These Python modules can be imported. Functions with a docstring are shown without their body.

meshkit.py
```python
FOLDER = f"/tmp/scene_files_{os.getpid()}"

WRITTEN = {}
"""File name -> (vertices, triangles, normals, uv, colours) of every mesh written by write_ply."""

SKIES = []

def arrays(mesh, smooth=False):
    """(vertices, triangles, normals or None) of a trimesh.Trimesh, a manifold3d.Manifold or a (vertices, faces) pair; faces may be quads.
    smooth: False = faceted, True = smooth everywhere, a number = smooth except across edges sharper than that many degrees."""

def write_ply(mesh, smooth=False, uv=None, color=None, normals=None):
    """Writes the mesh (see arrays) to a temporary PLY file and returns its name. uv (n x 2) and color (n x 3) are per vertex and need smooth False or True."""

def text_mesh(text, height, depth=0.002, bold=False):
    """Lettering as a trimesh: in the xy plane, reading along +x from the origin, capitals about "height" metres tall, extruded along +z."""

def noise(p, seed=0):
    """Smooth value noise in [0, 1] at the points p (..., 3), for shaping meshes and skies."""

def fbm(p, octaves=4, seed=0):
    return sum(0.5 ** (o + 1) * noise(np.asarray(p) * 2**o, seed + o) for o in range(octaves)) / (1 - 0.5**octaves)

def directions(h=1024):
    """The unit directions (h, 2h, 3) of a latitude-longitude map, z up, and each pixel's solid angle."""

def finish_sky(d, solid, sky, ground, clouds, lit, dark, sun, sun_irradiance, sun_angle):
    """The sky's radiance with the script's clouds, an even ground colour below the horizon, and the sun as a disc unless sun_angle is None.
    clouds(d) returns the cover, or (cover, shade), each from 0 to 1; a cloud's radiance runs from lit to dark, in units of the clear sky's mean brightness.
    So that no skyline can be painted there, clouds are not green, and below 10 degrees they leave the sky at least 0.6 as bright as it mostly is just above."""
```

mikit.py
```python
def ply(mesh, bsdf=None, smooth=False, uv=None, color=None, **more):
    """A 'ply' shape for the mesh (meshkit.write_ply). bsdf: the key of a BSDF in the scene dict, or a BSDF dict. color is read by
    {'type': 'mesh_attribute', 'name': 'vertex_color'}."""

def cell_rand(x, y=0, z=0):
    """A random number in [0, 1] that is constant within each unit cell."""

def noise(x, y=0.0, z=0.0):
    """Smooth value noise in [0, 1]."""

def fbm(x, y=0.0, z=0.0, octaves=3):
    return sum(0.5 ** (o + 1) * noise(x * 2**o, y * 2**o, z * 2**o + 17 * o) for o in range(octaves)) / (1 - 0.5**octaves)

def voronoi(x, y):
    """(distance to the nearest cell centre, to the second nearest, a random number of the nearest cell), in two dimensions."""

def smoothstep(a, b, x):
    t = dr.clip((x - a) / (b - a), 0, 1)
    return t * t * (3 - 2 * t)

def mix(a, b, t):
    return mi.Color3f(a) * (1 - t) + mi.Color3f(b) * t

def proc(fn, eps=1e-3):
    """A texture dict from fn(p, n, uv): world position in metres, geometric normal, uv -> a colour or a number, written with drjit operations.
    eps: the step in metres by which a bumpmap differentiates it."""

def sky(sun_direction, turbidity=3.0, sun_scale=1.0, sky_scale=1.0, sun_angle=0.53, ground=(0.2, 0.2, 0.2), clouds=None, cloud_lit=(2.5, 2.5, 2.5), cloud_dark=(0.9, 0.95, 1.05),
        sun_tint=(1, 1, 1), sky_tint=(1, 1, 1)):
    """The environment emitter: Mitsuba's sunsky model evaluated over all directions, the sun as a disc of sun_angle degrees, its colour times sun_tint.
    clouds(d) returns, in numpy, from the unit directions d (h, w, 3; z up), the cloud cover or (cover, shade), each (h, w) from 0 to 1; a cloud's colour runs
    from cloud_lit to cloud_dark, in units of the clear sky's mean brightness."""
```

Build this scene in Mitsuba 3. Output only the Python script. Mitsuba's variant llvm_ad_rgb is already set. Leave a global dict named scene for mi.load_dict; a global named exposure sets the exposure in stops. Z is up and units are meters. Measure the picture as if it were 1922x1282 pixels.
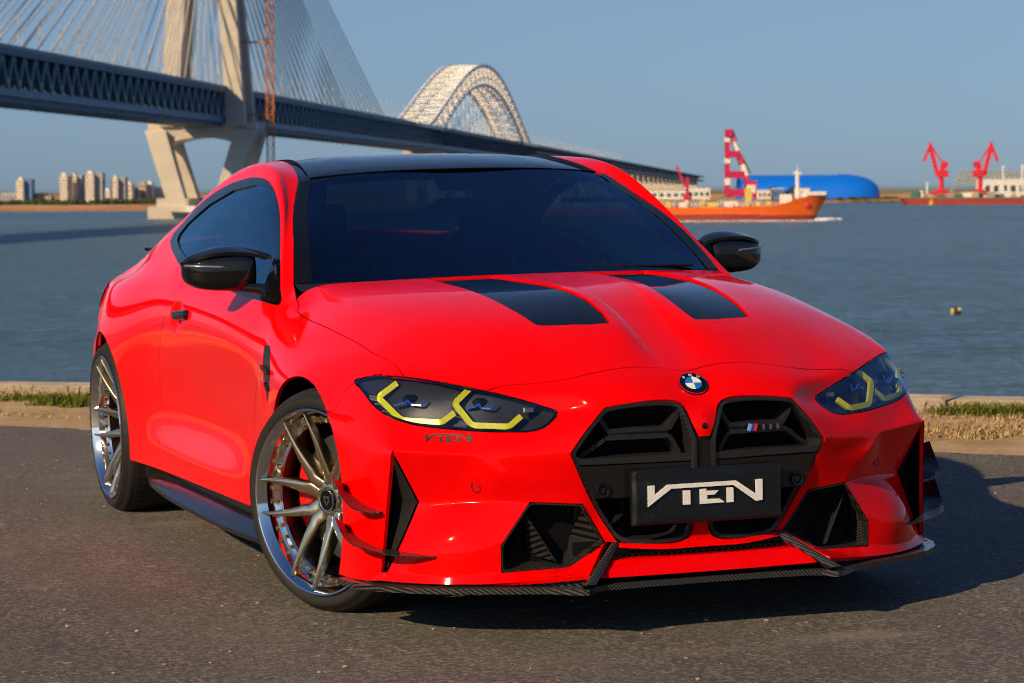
import math, random
import numpy as np, trimesh, mitsuba as mi, drjit as dr
import mikit, meshkit
from mikit import noise, fbm, voronoi, cell_rand, smoothstep, mix
from shapely.geometry import Polygon, LineString, Point, MultiPolygon
from shapely import affinity
from scipy.spatial import Delaunay
from scipy.interpolate import CubicSpline, PchipInterpolator

# ---------------------------------------------------------------- camera, sky, exposure
EYE = np.array([-3.21403, -8.28741, 1.31294])
YAW, PITCH, ROLL = math.radians(19.7238), math.radians(2.993), math.radians(-0.30)
PITCH_CAR, ROLL_CAR = math.radians(3.46625), math.radians(-1.26171)     # the apron is not level: the car stands tilted by about a degree


def camera_axes(yaw, pitch, roll):
    cy, sy, cp, sp = math.cos(yaw), math.sin(yaw), math.cos(pitch), math.sin(pitch)
    f = np.array([sy * cp, cy * cp, -sp]); r0 = np.array([cy, -sy, 0]); u0 = np.cross(r0, f)
    c, s = math.cos(roll), math.sin(roll)
    return np.array([c * r0 + s * u0, -s * r0 + c * u0, f])


AX = camera_axes(YAW, PITCH, ROLL)
TILT = AX.T @ camera_axes(YAW, PITCH_CAR, ROLL_CAR)                     # apron frame -> level world
M4 = np.eye(4); M4[:3, :3] = TILT; M4[:3, 3] = EYE - TILT @ EYE
T = mi.ScalarTransform4f
CAR_TO_WORLD = T(M4)
scene, labels = {}, {}
scene['camera'] = {'type': 'thinlens', 'fov': 2 * math.degrees(math.atan(961 / 5412.23)), 'fov_axis': 'x',
                   'to_world': T().look_at(EYE.tolist(), (EYE + AX[2]).tolist(), AX[1].tolist()),
                   'aperture_radius': 0.0048, 'focus_distance': 8.35, 'near_clip': 0.1, 'far_clip': 60000.0}
SUN = TILT @ np.array([-0.752, -0.472, 0.459])
scene['sky_light'] = mikit.sky(SUN.tolist(), turbidity=3.0, sun_scale=1.4, sky_scale=.95, sun_tint=(1.0, 0.95, 0.86), sky_tint=(0.78, 0.90, 1.20))
exposure = 1.3
# ---------------------------------------------------------------- helpers
def numbered(name):
    if name not in USED:
        USED[name] = 0
        return name
    USED[name] += 1
    return f'{name}_{USED[name]:03d}'


USED = {}


def add(name, mesh, mat, parent=None, smooth=False, tw=None, label=None, cat=None, group=None, kind=None, uv=None, color=None):
    """ONE entry of the scene; returns its key."""
    key = numbered(f'{parent}__{name}' if parent else name)
    d = mesh if isinstance(mesh, dict) else mikit.ply(mesh, smooth=smooth, uv=uv, color=color)
    d = dict(d)
    d['bsdf'] = {'type': 'ref', 'id': 'mat_' + mat}
    if tw is not None:
        d['to_world'] = tw
    scene[key] = d
    note(key, label, cat, group, kind)
    return key


def note(key, label=None, cat=None, group=None, kind=None):
    e = {k: v for k, v in (('label', label), ('category', cat), ('group', group), ('kind', kind)) if v}
    if e:
        labels[key] = e


def thing(name, label, cat, group=None):
    key = numbered(name)
    note(key, label, cat, group)
    return key


def cat_mesh(ms):
    return trimesh.util.concatenate([m if isinstance(m, trimesh.Trimesh) else trimesh.Trimesh(*m, process=False) for m in ms])


def box(lo, hi):
    lo, hi = np.minimum(lo, hi), np.maximum(lo, hi)
    return trimesh.creation.box(bounds=[lo, hi])


def bar(a, b, w, h=None, up=(0, 0, 1)):
    """a rectangular bar from a to b, w wide and h high"""
    a, b = np.asarray(a, float), np.asarray(b, float); h = w if h is None else h
    t = (b - a) / np.linalg.norm(b - a); s = np.cross(t, up)
    if np.linalg.norm(s) < 1e-3:
        s = np.cross(t, (1, 0, 0))
    s /= np.linalg.norm(s); u = np.cross(s, t)
    v = [p + i * s * w / 2 + j * u * h / 2 for p in (a, b) for i, j in ((-1, -1), (1, -1), (1, 1), (-1, 1))]
    f = [[0, 2, 1], [0, 3, 2], [4, 5, 6], [4, 6, 7]] + [q for k in range(4) for q in ([k, (k + 1) % 4, (k + 1) % 4 + 4], [k, (k + 1) % 4 + 4, k + 4])]
    return trimesh.Trimesh(v, f, process=False)


def tube(pts, r, n=10, caps=True):
    p = np.asarray(pts, float); r = np.broadcast_to(r, (len(p),))
    t = np.gradient(p, axis=0); t /= np.linalg.norm(t, axis=1, keepdims=True)
    a = np.cross(t[0], (0, 0, 1) if abs(t[0][2]) < .9 else (1, 0, 0)); a /= np.linalg.norm(a)
    rings = []
    for k in range(len(p)):
        a = a - t[k] * (a @ t[k]); a /= np.linalg.norm(a); b = np.cross(t[k], a)
        g = np.arange(n) * 2 * np.pi / n
        rings.append(p[k] + r[k] * (np.cos(g)[:, None] * a + np.sin(g)[:, None] * b))
    v = np.vstack(rings); f = []
    for k in range(len(p) - 1):
        for i in range(n):
            i2 = (i + 1) % n
            f += [[k * n + i, k * n + i2, (k + 1) * n + i2], [k * n + i, (k + 1) * n + i2, (k + 1) * n + i]]
    if caps:
        m = len(v); v = np.vstack([v, p[0], p[-1]])
        f += [[m, (i + 1) % n, i] for i in range(n)] + [[m + 1, (len(p) - 1) * n + i, (len(p) - 1) * n + (i + 1) % n] for i in range(n)]
    return trimesh.Trimesh(v, f, process=False)


def grid_mesh(P):
    """P (n, m, 3) points -> mesh"""
    n, m = P.shape[:2]
    i, j = np.meshgrid(np.arange(n - 1), np.arange(m - 1), indexing='ij')
    q = np.stack([i * m + j, (i + 1) * m + j, (i + 1) * m + j + 1, i * m + j + 1], -1).reshape(-1, 4)
    return trimesh.Trimesh(P.reshape(-1, 3), np.vstack([q[:, [0, 1, 2]], q[:, [0, 2, 3]]]), process=False)


def spline(pts, n, closed=False):
    p = np.asarray(pts, float)
    if closed:
        p = np.vstack([p, p[:1]])
    s = np.r_[0, np.cumsum(np.maximum(np.linalg.norm(np.diff(p, axis=0), axis=1), 1e-9) ** .5)]
    c = CubicSpline(s, p, bc_type='periodic' if closed else 'natural')
    return c(np.linspace(0, s[-1], n, endpoint=not closed))


def loft(curves, n, m):
    """smooth surface through a list of curves (each a list of points with the same count)"""
    A = np.array(curves, float)                                   # k, c, 3
    A = np.stack([spline(c, m) if len(c) > 2 else np.linspace(c[0], c[1], m) for c in A])
    k = np.linspace(0, 1, len(A))
    return CubicSpline(k, A, bc_type='natural')(np.linspace(0, 1, n)) if len(A) > 2 else A[0] + np.linspace(0, 1, n)[:, None, None] * (A[1] - A[0])


def mirror(m):
    m = m.copy(); m.vertices = m.vertices * [-1, 1, 1]; m.faces = m.faces[:, ::-1]
    return m


def extrude(poly, a, b, axes=(0, 2, 1)):
    """a shapely polygon in two axes, extruded along the third from a to b"""
    m = trimesh.creation.extrude_polygon(poly, abs(b - a), engine='earcut')
    v = m.vertices.copy(); o = np.zeros_like(v)
    o[:, axes[0]], o[:, axes[1]], o[:, axes[2]] = v[:, 0], v[:, 1], v[:, 2] + min(a, b)
    f = m.faces
    if np.linalg.det(np.eye(3)[list(axes)]) < 0:
        f = f[:, ::-1]
    return trimesh.Trimesh(o, f, process=False)


def revolve(profile, n=48, axis=0, arc=None):
    """profile: list of (axial, radius); round the axis"""
    p = np.asarray(profile, float); g = np.linspace(0, 2 * np.pi, n + 1)
    A = np.empty((len(p), n + 1, 3))
    for k, (a, r) in enumerate(p):
        c, s = r * np.cos(g), r * np.sin(g)
        A[k, :, axis] = a; A[k, :, (axis + 1) % 3] = c; A[k, :, (axis + 2) % 3] = s
    return grid_mesh(A)


# Catmull-Clark subdivision with creases
def cc_step(V, F, tags, crease, fixed=()):
    n = len(V); F = [tuple(f) for f in F]; fc = np.array([V[list(f)].mean(0) for f in F])
    edges = {}
    for k, f in enumerate(F):
        for a, b in zip(f, f[1:] + f[:1]):
            edges.setdefault((min(a, b), max(a, b)), []).append(k)
    E = np.array(list(edges)); idx = {tuple(e): i for i, e in enumerate(E.tolist())}
    cnt = np.array([len(x) for x in edges.values()]); mid = V[E].mean(1)
    sharp = np.array([cnt[i] == 1 or crease.get(e, 0) > 0 for i, e in enumerate(map(tuple, E.tolist()))])
    f2 = np.array([(x + x)[:2] for x in edges.values()])
    ep = np.where(sharp[:, None], mid, (V[E].sum(1) + fc[f2].sum(1)) / 4)
    Q, R, val = np.zeros((n, 3)), np.zeros((n, 3)), np.zeros(n)
    for k, f in enumerate(F):
        for a in f:
            Q[a] += fc[k]
    nf = np.zeros(n)
    for f in F:
        for a in f:
            nf[a] += 1
    np.add.at(R, E[:, 0], mid); np.add.at(R, E[:, 1], mid); np.add.at(val, E[:, 0], 1); np.add.at(val, E[:, 1], 1)
    SE = E[sharp]; ns = np.zeros(n); SS = np.zeros((n, 3))
    for c in (0, 1):
        np.add.at(ns, SE[:, c], 1); np.add.at(SS, SE[:, c], V[SE[:, 1 - c]])
    v1 = np.maximum(val, 1)[:, None]
    smooth = (Q / np.maximum(nf, 1)[:, None] + 2 * R / v1 + (v1 - 3) * V) / v1
    onc = (SS + 6 * V) / 8
    vp = np.where((ns < 2)[:, None], smooth, np.where((ns == 2)[:, None], onc, V))
    vp[list(fixed)] = V[list(fixed)]                              # corners stay
    NV = np.vstack([vp, ep, fc]); m = len(E); NF, NT, nc = [], [], {}
    for k, f in enumerate(F):
        L = len(f)
        for i in range(L):
            a, b, p = f[i], f[(i + 1) % L], f[i - 1]
            NF.append((a, n + idx[(min(a, b), max(a, b))], n + m + k, n + idx[(min(a, p), max(a, p))])); NT.append(tags[k])
    for e, i in idx.items():
        c = crease.get(e, 0)
        if c > 0:
            c2 = c - 1 if c < 9 else c
            if c2 > 0:
                nc[(e[0], n + i)] = c2; nc[(e[1], n + i)] = c2
    return NV, NF, NT, nc


def subdivide(V, F, tags, crease, levels, fit=4, fixed=()):
    target, n = V.copy(), len(V)
    for _ in range(fit):                                          # move the cage until the surface passes through the given points
        a = cc_step(V, F, tags, crease, fixed); a = cc_step(*a, fixed)
        V = V + 0.85 * (target - a[0][:n])
    a = (V, F, tags, crease)
    for _ in range(levels):
        a = cc_step(*a, fixed)
    return a[0], np.array(a[1]), np.array(a[2]), a[3]


def tris(f):
    return np.vstack([f[:, [0, 1, 2]], f[:, [0, 2, 3]]])


def clip(v, f, poly, axes, keep_in=True):
    """the part of a triangle mesh whose projection on two axes lies inside (or outside) the polygon, cut exactly"""
    import shapely
    shapely.prepare(poly)
    P = v[:, axes]; inside = shapely.contains_xy(poly, P[:, 0], P[:, 1])
    c = inside[f].sum(1)
    tri = shapely.polygons(P[f]); cross = (c > 0) & (c < 3)
    near = ~cross & shapely.intersects(poly.boundary, tri)
    cross |= near
    whole = (c == 3) & ~cross if keep_in else (c == 0) & ~cross
    nv, nf = [v], [f[whole]]; k = len(v)
    for i in np.nonzero(cross)[0]:
        t = tri[i]
        if t.area < 1e-12:
            continue
        g = t.intersection(poly) if keep_in else t.difference(poly)
        a, b, d = v[f[i]]; A2, B2, D2 = P[f[i]]
        M = np.array([B2 - A2, D2 - A2]).T; up = np.linalg.det(M) > 0
        if abs(np.linalg.det(M)) < 1e-14:
            continue
        for q in getattr(g, 'geoms', [g]):
            if q.geom_type != 'Polygon' or q.area < 1e-10:
                continue
            tv, tf = trimesh.creation.triangulate_polygon(q, engine='earcut')
            uvw = np.linalg.solve(M, (tv - A2).T).T
            nv.append(a + uvw[:, :1] * (b - a) + uvw[:, 1:] * (d - a)); tf = np.asarray(tf)
            e1 = tv[tf[:, 1]] - tv[tf[:, 0]]; e2 = tv[tf[:, 2]] - tv[tf[:, 0]]
            flip = (e1[:, 0] * e2[:, 1] - e1[:, 1] * e2[:, 0] > 0) != up
            tf[flip] = tf[flip][:, ::-1]
            nf.append(tf + k); k += len(tv)
    m = trimesh.Trimesh(np.vstack(nv), np.vstack(nf), process=False)
    m.merge_vertices(digits_vertex=6); m.update_faces(m.nondegenerate_faces()); m.remove_unreferenced_vertices()
    return np.array(m.vertices), np.array(m.faces)


def panel(v, f, gap=0.0016, flange=0.012):
    """a sheet with its border drawn in by the gap and folded inwards"""
    m = trimesh.Trimesh(v, f, process=False); m.merge_vertices(digits_vertex=6); m.remove_unreferenced_vertices()
    v, f = np.array(m.vertices), np.array(m.faces)
    e = np.sort(np.vstack([f[:, [0, 1]], f[:, [1, 2]], f[:, [2, 0]]]), 1); d = np.vstack([f[:, [0, 1]], f[:, [1, 2]], f[:, [2, 0]]])
    u, inv, c = np.unique(e, axis=0, return_inverse=True, return_counts=True)
    b = d[c[inv.ravel()] == 1]; own = np.tile(np.arange(len(f)), 3)[c[inv.ravel()] == 1]
    N = np.zeros_like(v); fn = np.cross(v[f[:, 1]] - v[f[:, 0]], v[f[:, 2]] - v[f[:, 0]])
    for k in range(3):
        np.add.at(N, f[:, k], fn)
    N /= np.maximum(np.linalg.norm(N, axis=1, keepdims=True), 1e-12)
    n1 = fn[own] / np.maximum(np.linalg.norm(fn[own], axis=1, keepdims=True), 1e-12)
    t = v[b[:, 1]] - v[b[:, 0]]; t /= np.maximum(np.linalg.norm(t, axis=1, keepdims=True), 1e-9)
    inw = np.cross(n1, t); D = np.zeros_like(v); cnt = np.zeros(len(v))
    for k in (0, 1):
        np.add.at(D, b[:, k], inw); np.add.at(cnt, b[:, k], 1)
    on = cnt > 0; D[on] /= cnt[on][:, None]; L = np.linalg.norm(D, axis=1); D[on] /= np.maximum(L[on], .4)[:, None] ** 2
    v = v.copy(); v[on] += D[on] * gap
    ids = np.nonzero(on)[0]; new = np.full(len(v), -1); new[ids] = len(v) + np.arange(len(ids))
    # two steps: a small rounded edge, then the fold
    v2 = np.vstack([v, v[ids] - N[ids] * flange])
    fl = np.vstack([np.stack([b[:, 1], b[:, 0], new[b[:, 0]]], 1), np.stack([b[:, 1], new[b[:, 0]], new[b[:, 1]]], 1)]) if flange else np.zeros((0, 3), int)
    return trimesh.Trimesh(v2, np.vstack([f, fl]), process=False)
# ---------------------------------------------------------------- materials
def rgb(*c):
    return {'type': 'rgb', 'value': list(c)}


def mat(name, color, rough=.5, metal=0., spec=.5, two=True, **kw):
    b = {'type': 'principled', 'base_color': rgb(*color) if isinstance(color, (tuple, list)) else color, 'roughness': rough, 'metallic': metal, 'specular': spec, **kw}
    scene['mat_' + name] = {'type': 'twosided', 'b': b} if two else b
    return name


def weave(period, hi):
    def f(p, n, uv):
        s = (p.x * 0.9 + p.z * 1.0 + p.y * 0.55) / period
        t = (p.x * 0.9 - p.z * 1.0 - p.y * 0.55) / period
        a = smoothstep(.25, .75, dr.abs(2 * (s - dr.floor(s)) - 1)); b = smoothstep(.2, .8, dr.abs(2 * (t - dr.floor(t)) - 1))
        return mix((.004, .004, .005), (hi, hi, hi * 1.03), a * (.35 + .65 * b))
    return f


mat('carbon', mikit.proc(weave(.0105, .085)), .16, spec=.6)
mat('carbon_fine', mikit.proc(weave(.0085, .048)), .2, spec=.5)
mat('paint_red', (.80, .0008, .001), .055, spec=.34, spec_tint=.55)
mat('gloss_black', (.004, .004, .005), .04, spec=.6)
mat('satin_black', (.012, .012, .013), .38, spec=.4)
mat('void_black', (.004, .004, .004), .7, spec=.15)
mat('carbon_dark', (.008, .008, .009), .10, spec=.6)
mat('rubber', (.018, .017, .016), .62, spec=.35)
mat('chrome', (.82, .83, .85), .07, metal=1.)
mat('brushed', (.62, .60, .56), .22, metal=1.); mat('barrel_dark', (.10, .095, .09), .35, metal=1.)
mat('gold', (.92, .76, .50), .20, metal=1.)
mat('bolt_gold', (.85, .58, .18), .14, metal=1.)
mat('caliper_red', (.60, .012, .012), .25)
mat('disc_steel', (.35, .34, .33), .35, metal=1.)
mat('white_print', (.75, .75, .74), .5)
mat('black_print', (.012, .010, .010), .35)
mat('blue_print', (.03, .18, .60), .3)
mat('badge_blue', (.01, .16, .62), .12); mat('badge_white', (.80, .80, .80), .12); mat('badge_black', (.004, .004, .006), .12)
mat('m_light_blue', (.15, .35, .85), .3); mat('m_dark_blue', (.02, .05, .35), .3); mat('m_red', (.75, .02, .03), .3)
mat('vinyl', mikit.proc(lambda p, n, uv: mix((.006, .008, .010), (.10, .09, .075), smoothstep(.66, .9, fbm(p.x * 22, p.y * 22, p.z * 22, 4)) * .3)), .33, spec=.5)
mat('interior', (.03, .03, .033), .7, spec=.3)
mat('lamp_housing', (.03, .032, .036), .25, spec=.5)
mat('lamp_blue', (.015, .13, .62), .2)
mat('lamp_grey', (.30, .31, .33), .25, metal=.6)
mat('tail_red', (.25, .004, .006), .08)
scene['mat_windscreen_glass'] = {'type': 'thindielectric', 'int_ior': 1.52, 'specular_reflectance': rgb(.45, .68, 1.0), 'specular_transmittance': rgb(.13, .25, .25)}
scene['mat_side_glass'] = {'type': 'thindielectric', 'int_ior': 1.58, 'specular_reflectance': rgb(.45, .75, .95), 'specular_transmittance': rgb(.10, .17, .17)}
scene['mat_lens_glass'] = {'type': 'thindielectric', 'int_ior': 1.45, 'specular_reflectance': rgb(.40, .62, .95), 'specular_transmittance': rgb(.80, .82, .84)}
mat('drl_yellow', (.75, .75, .01), .3)
# ---------------------------------------------------------------- the setting
SEA = EYE[2] - 9.0
FH, SH = np.array([math.sin(YAW), math.cos(YAW), 0]), np.array([math.cos(YAW), -math.sin(YAW), 0])
O0 = np.array([EYE[0], EYE[1], 0.])
FAR = np.eye(4); FAR[:3, 0], FAR[:3, 1], FAR[:3, 2], FAR[:3, 3] = SH, FH, (0, 0, 1), O0
FARW = T(FAR)                                                 # x to the right, y away across the river, z up


def asphalt(p, n, uv):
    a = noise(p.x * 190, p.y * 190, p.z * 190); b = noise(p.x * 85 + 7, p.y * 85, p.z * 85); c = fbm(p.x * .9, p.y * .9, 3., 4); d = fbm(p.x * 6, p.y * 2.4, 8., 3)
    grit = smoothstep(.30, .95, a * .55 + b * .45)
    col = mix((.058, .054, .049), (.185, .172, .155), grit)
    col = col * (.80 + .36 * c + .16 * (d - .5))
    spot = smoothstep(.90, .97, noise(p.x * 55 + 31, p.y * 55, 5.))
    dust = smoothstep(.66, .86, fbm(p.x * 1.3 + 9, p.y * 3.4, 2., 4))
    return mix(mix(col, (.30, .27, .23), spot * .8), (.21, .18, .15), dust * .35)


def asphalt_h(p, n, uv):
    return .5 * noise(p.x * 190, p.y * 190, p.z * 190) + .5 * noise(p.x * 85 + 7, p.y * 85, p.z * 85)


def waves(p, n, uv):
    q = p.x * FH[0] + p.y * FH[1]; s = p.x * SH[0] + p.y * SH[1]
    return .8 * fbm(q * .9, s * .5, 0., 3) + 1.8 * fbm(q * .25 + 11, s * .11, 1., 3) + 4. * fbm(q * .05 + 3, s * .016, 2., 3)


def water_col(p, n, uv):
    q = p.x * FH[0] + p.y * FH[1]; s = p.x * SH[0] + p.y * SH[1]
    return mix((.042, .085, .115), (.075, .125, .155), fbm(q * .012, s * .004, 3., 4))


scene['mat_asphalt'] = {'type': 'bumpmap', 'scale': .0011, 'tex': mikit.proc(asphalt_h, .001), 'b': {'type': 'principled', 'base_color': mikit.proc(asphalt), 'roughness': .78, 'specular': .3}}
scene['mat_water'] = {'type': 'bumpmap', 'scale': 1.1, 'tex': mikit.proc(waves, .05), 'b': {'type': 'principled', 'base_color': mikit.proc(water_col), 'roughness': .12, 'specular': .5}}
soilf = lambda p, n, uv: mix((.17, .115, .065), (.40, .30, .19), fbm(p.x * 3.1, p.y * 3.1, 1., 5) * .7 + .3 * noise(p.x * 40, p.y * 40))
mat('soil', mikit.proc(soilf), .95, spec=.1)
mat('concrete_edge', mikit.proc(lambda p, n, uv: mix((.22, .185, .15), (.42, .36, .29), fbm(p.x * 5, p.y * 5, p.z * 5, 4))), .85, spec=.2)
mat('bank_earth', mikit.proc(lambda p, n, uv: mix((.22, .12, .065), (.36, .22, .13), fbm(p.x * .05, p.y * .05, p.z * .4, 4))), .95, spec=.05)
mat('far_land', mikit.proc(lambda p, n, uv: mix((.06, .08, .045), (.20, .17, .12), fbm(p.x * .01, p.y * .01, 2., 4))), .95, spec=.05)
mat('dry_grass', mikit.proc(lambda p, n, uv: mix((.30, .20, .09), (.58, .44, .24), noise(p.x * 13, p.y * 13, p.z * 9))), .9, spec=.1)
mat('green_grass', mikit.proc(lambda p, n, uv: mix((.07, .10, .015), (.20, .22, .04), noise(p.x * 13, p.y * 13, p.z * 9))), .9, spec=.1)

E0, E1 = np.array([-.607, 7.142]), np.array([3.254, 3.012])             # edge of the asphalt, apron frame
G0, G1 = np.array([-.333, 8.737]), np.array([4.137, 4.552])             # inner edge of the kerb
K0, K1 = np.array([-.246, 9.242]), np.array([4.277, 4.794])             # outer edge of the kerb


def along(a, b, t):
    return a + (b - a) * t


def strip(pa, pb, za, zb, t0=-9., t1=11., n=400, jit=0., seed=1):
    t = np.linspace(t0, t1, n); A = np.array([along(*pa, q) for q in t]); B = np.array([along(*pb, q) for q in t])
    w = (meshkit.fbm(np.stack([t * 9, 0 * t + seed, 0 * t], 1), 3) - .5) * jit; A = A + w[:, None] * (B - A)
    return np.stack([np.c_[A, np.full(n, za)], np.c_[B, np.full(n, zb)]], 1)


u_ = (E1 - E0) / np.linalg.norm(E1 - E0); nrm_ = np.array([u_[1], -u_[0]]); nrm_ = nrm_ if nrm_ @ (np.array([-3, -8]) - E0) > 0 else -nrm_
e = np.linspace(-60, 60, 601); wv = (meshkit.fbm(np.stack([e * 1.6, 0 * e, 0 * e + 4], 1), 4) - .5) * .22
near_edge = E0 + e[:, None] * u_ + wv[:, None] * nrm_ * -1
rows = [np.c_[near_edge + nrm_ * d, np.zeros(601)] for d in (0, 1, 4, 10, 25, 70)]
add('asphalt_apron', grid_mesh(np.array(rows)), 'asphalt', tw=CAR_TO_WORLD, kind='structure', label='dark grey weathered asphalt apron under the car')
g0 = np.stack([np.c_[E0 + e[:, None] * u_ + nrm_ * .5, np.full(601, -.012)], np.c_[E0 + e[:, None] * u_ - nrm_ * .25, np.full(601, .006)], np.c_[E0 + e[:, None] * u_ - nrm_ * .8, np.full(601, .03)], np.c_[E0 + e[:, None] * u_ - nrm_ * 2.6, np.full(601, .0)]])
g0[1:3, :, 2] += .03 * meshkit.fbm(np.stack([np.tile(e, 2) * 3, np.repeat([0, 1.], 601), np.zeros(1202)], 1), 4).reshape(2, 601)
add('verge', grid_mesh(g0), 'soil', tw=CAR_TO_WORLD, kind='structure', smooth=True, label='sandy verge between asphalt and kerb')
# the kerb: one stone after the other
KERB = thing('kerb', 'low pale concrete kerb along the edge of the river bank', 'kerb')
uk = (K1 - K0) / np.linalg.norm(K1 - K0); nk = (G0 - K0) - uk * ((G0 - K0) @ uk); wk = np.linalg.norm(nk); nk /= wk
rs = np.random.default_rng(4)
for k in range(-16, 24):
    a, b = K0 + uk * (k * 1.2 + .008), K0 + uk * (k * 1.2 + 1.192); h = .075 + rs.uniform(-.006, .006); j = rs.uniform(-.008, .008)
    p = [a + nk * j, b + nk * j, b + nk * (wk * .55 + j), a + nk * (wk * .55 + j)]
    v = [(*q, -.3) for q in p] + [(*(q * .9995 + .0005 * np.mean(p, 0)), h - .012) for q in p] + [(*(q * .95 + .05 * np.mean(p, 0)), h) for q in p]
    f = [q for L in (0, 4) for i in range(4) for q in ([L + i, L + (i + 1) % 4, L + (i + 1) % 4 + 4], [L + i, L + (i + 1) % 4 + 4, L + i + 4])] + [[8, 9, 10], [8, 10, 11]]
    m = trimesh.Trimesh(v, f, process=False); m.fix_normals(); add('stone', m, 'concrete_edge', KERB, tw=CAR_TO_WORLD)
# revetment down to the water
rv = np.stack([np.c_[K0 + e[:, None] * u_ * 1.0, np.full(601, -.02)] + np.r_[nk * .1, 0], np.c_[K0 + e[:, None] * u_ - nk * 14, np.full(601, -9.5)]])
add('revetment', grid_mesh(rv), 'concrete_edge', tw=CAR_TO_WORLD, kind='structure')
# grass of the verge
rg = np.random.default_rng(7)


def blades(n, t0, t1, w0, w1, h0, h1, patch=None):
    out_v, out_f = [], []
    t = rg.uniform(t0, t1, n); w = rg.uniform(w0, w1, n); L = np.linalg.norm(E1 - E0)
    if patch is not None:
        keep = meshkit.fbm(np.stack([t * L * 1.4, w * 3, 0 * t + patch], 1), 3) > .42; t, w = t[keep], w[keep]
    P = E0 + np.outer(t, E1 - E0) - np.outer(w, nrm_) * 1.0
    n = len(t); a = rg.uniform(0, 2 * np.pi, n); h = rg.uniform(h0, h1, n); lean = rg.uniform(.2, 1.3, n) * h; ww = rg.uniform(.003, .007, n)
    d = np.stack([np.cos(a), np.sin(a)], 1); s = np.stack([-d[:, 1], d[:, 0]], 1)
    z = np.full(n, .012)
    b0, b1 = np.c_[P - s * ww[:, None], z], np.c_[P + s * ww[:, None], z]
    m0, m1 = np.c_[P - s * ww[:, None] * .8 + d * (lean * .35)[:, None], z + h * .65], np.c_[P + s * ww[:, None] * .8 + d * (lean * .35)[:, None], z + h * .65]
    tp = np.c_[P + d * lean[:, None], z + h]
    v = np.stack([b0, b1, m1, m0, tp], 1).reshape(-1, 3); i = np.arange(n)[:, None] * 5
    f = np.vstack([i + [0, 1, 2], i + [0, 2, 3], i + [3, 2, 4]])
    return trimesh.Trimesh(v, f, process=False)


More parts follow.
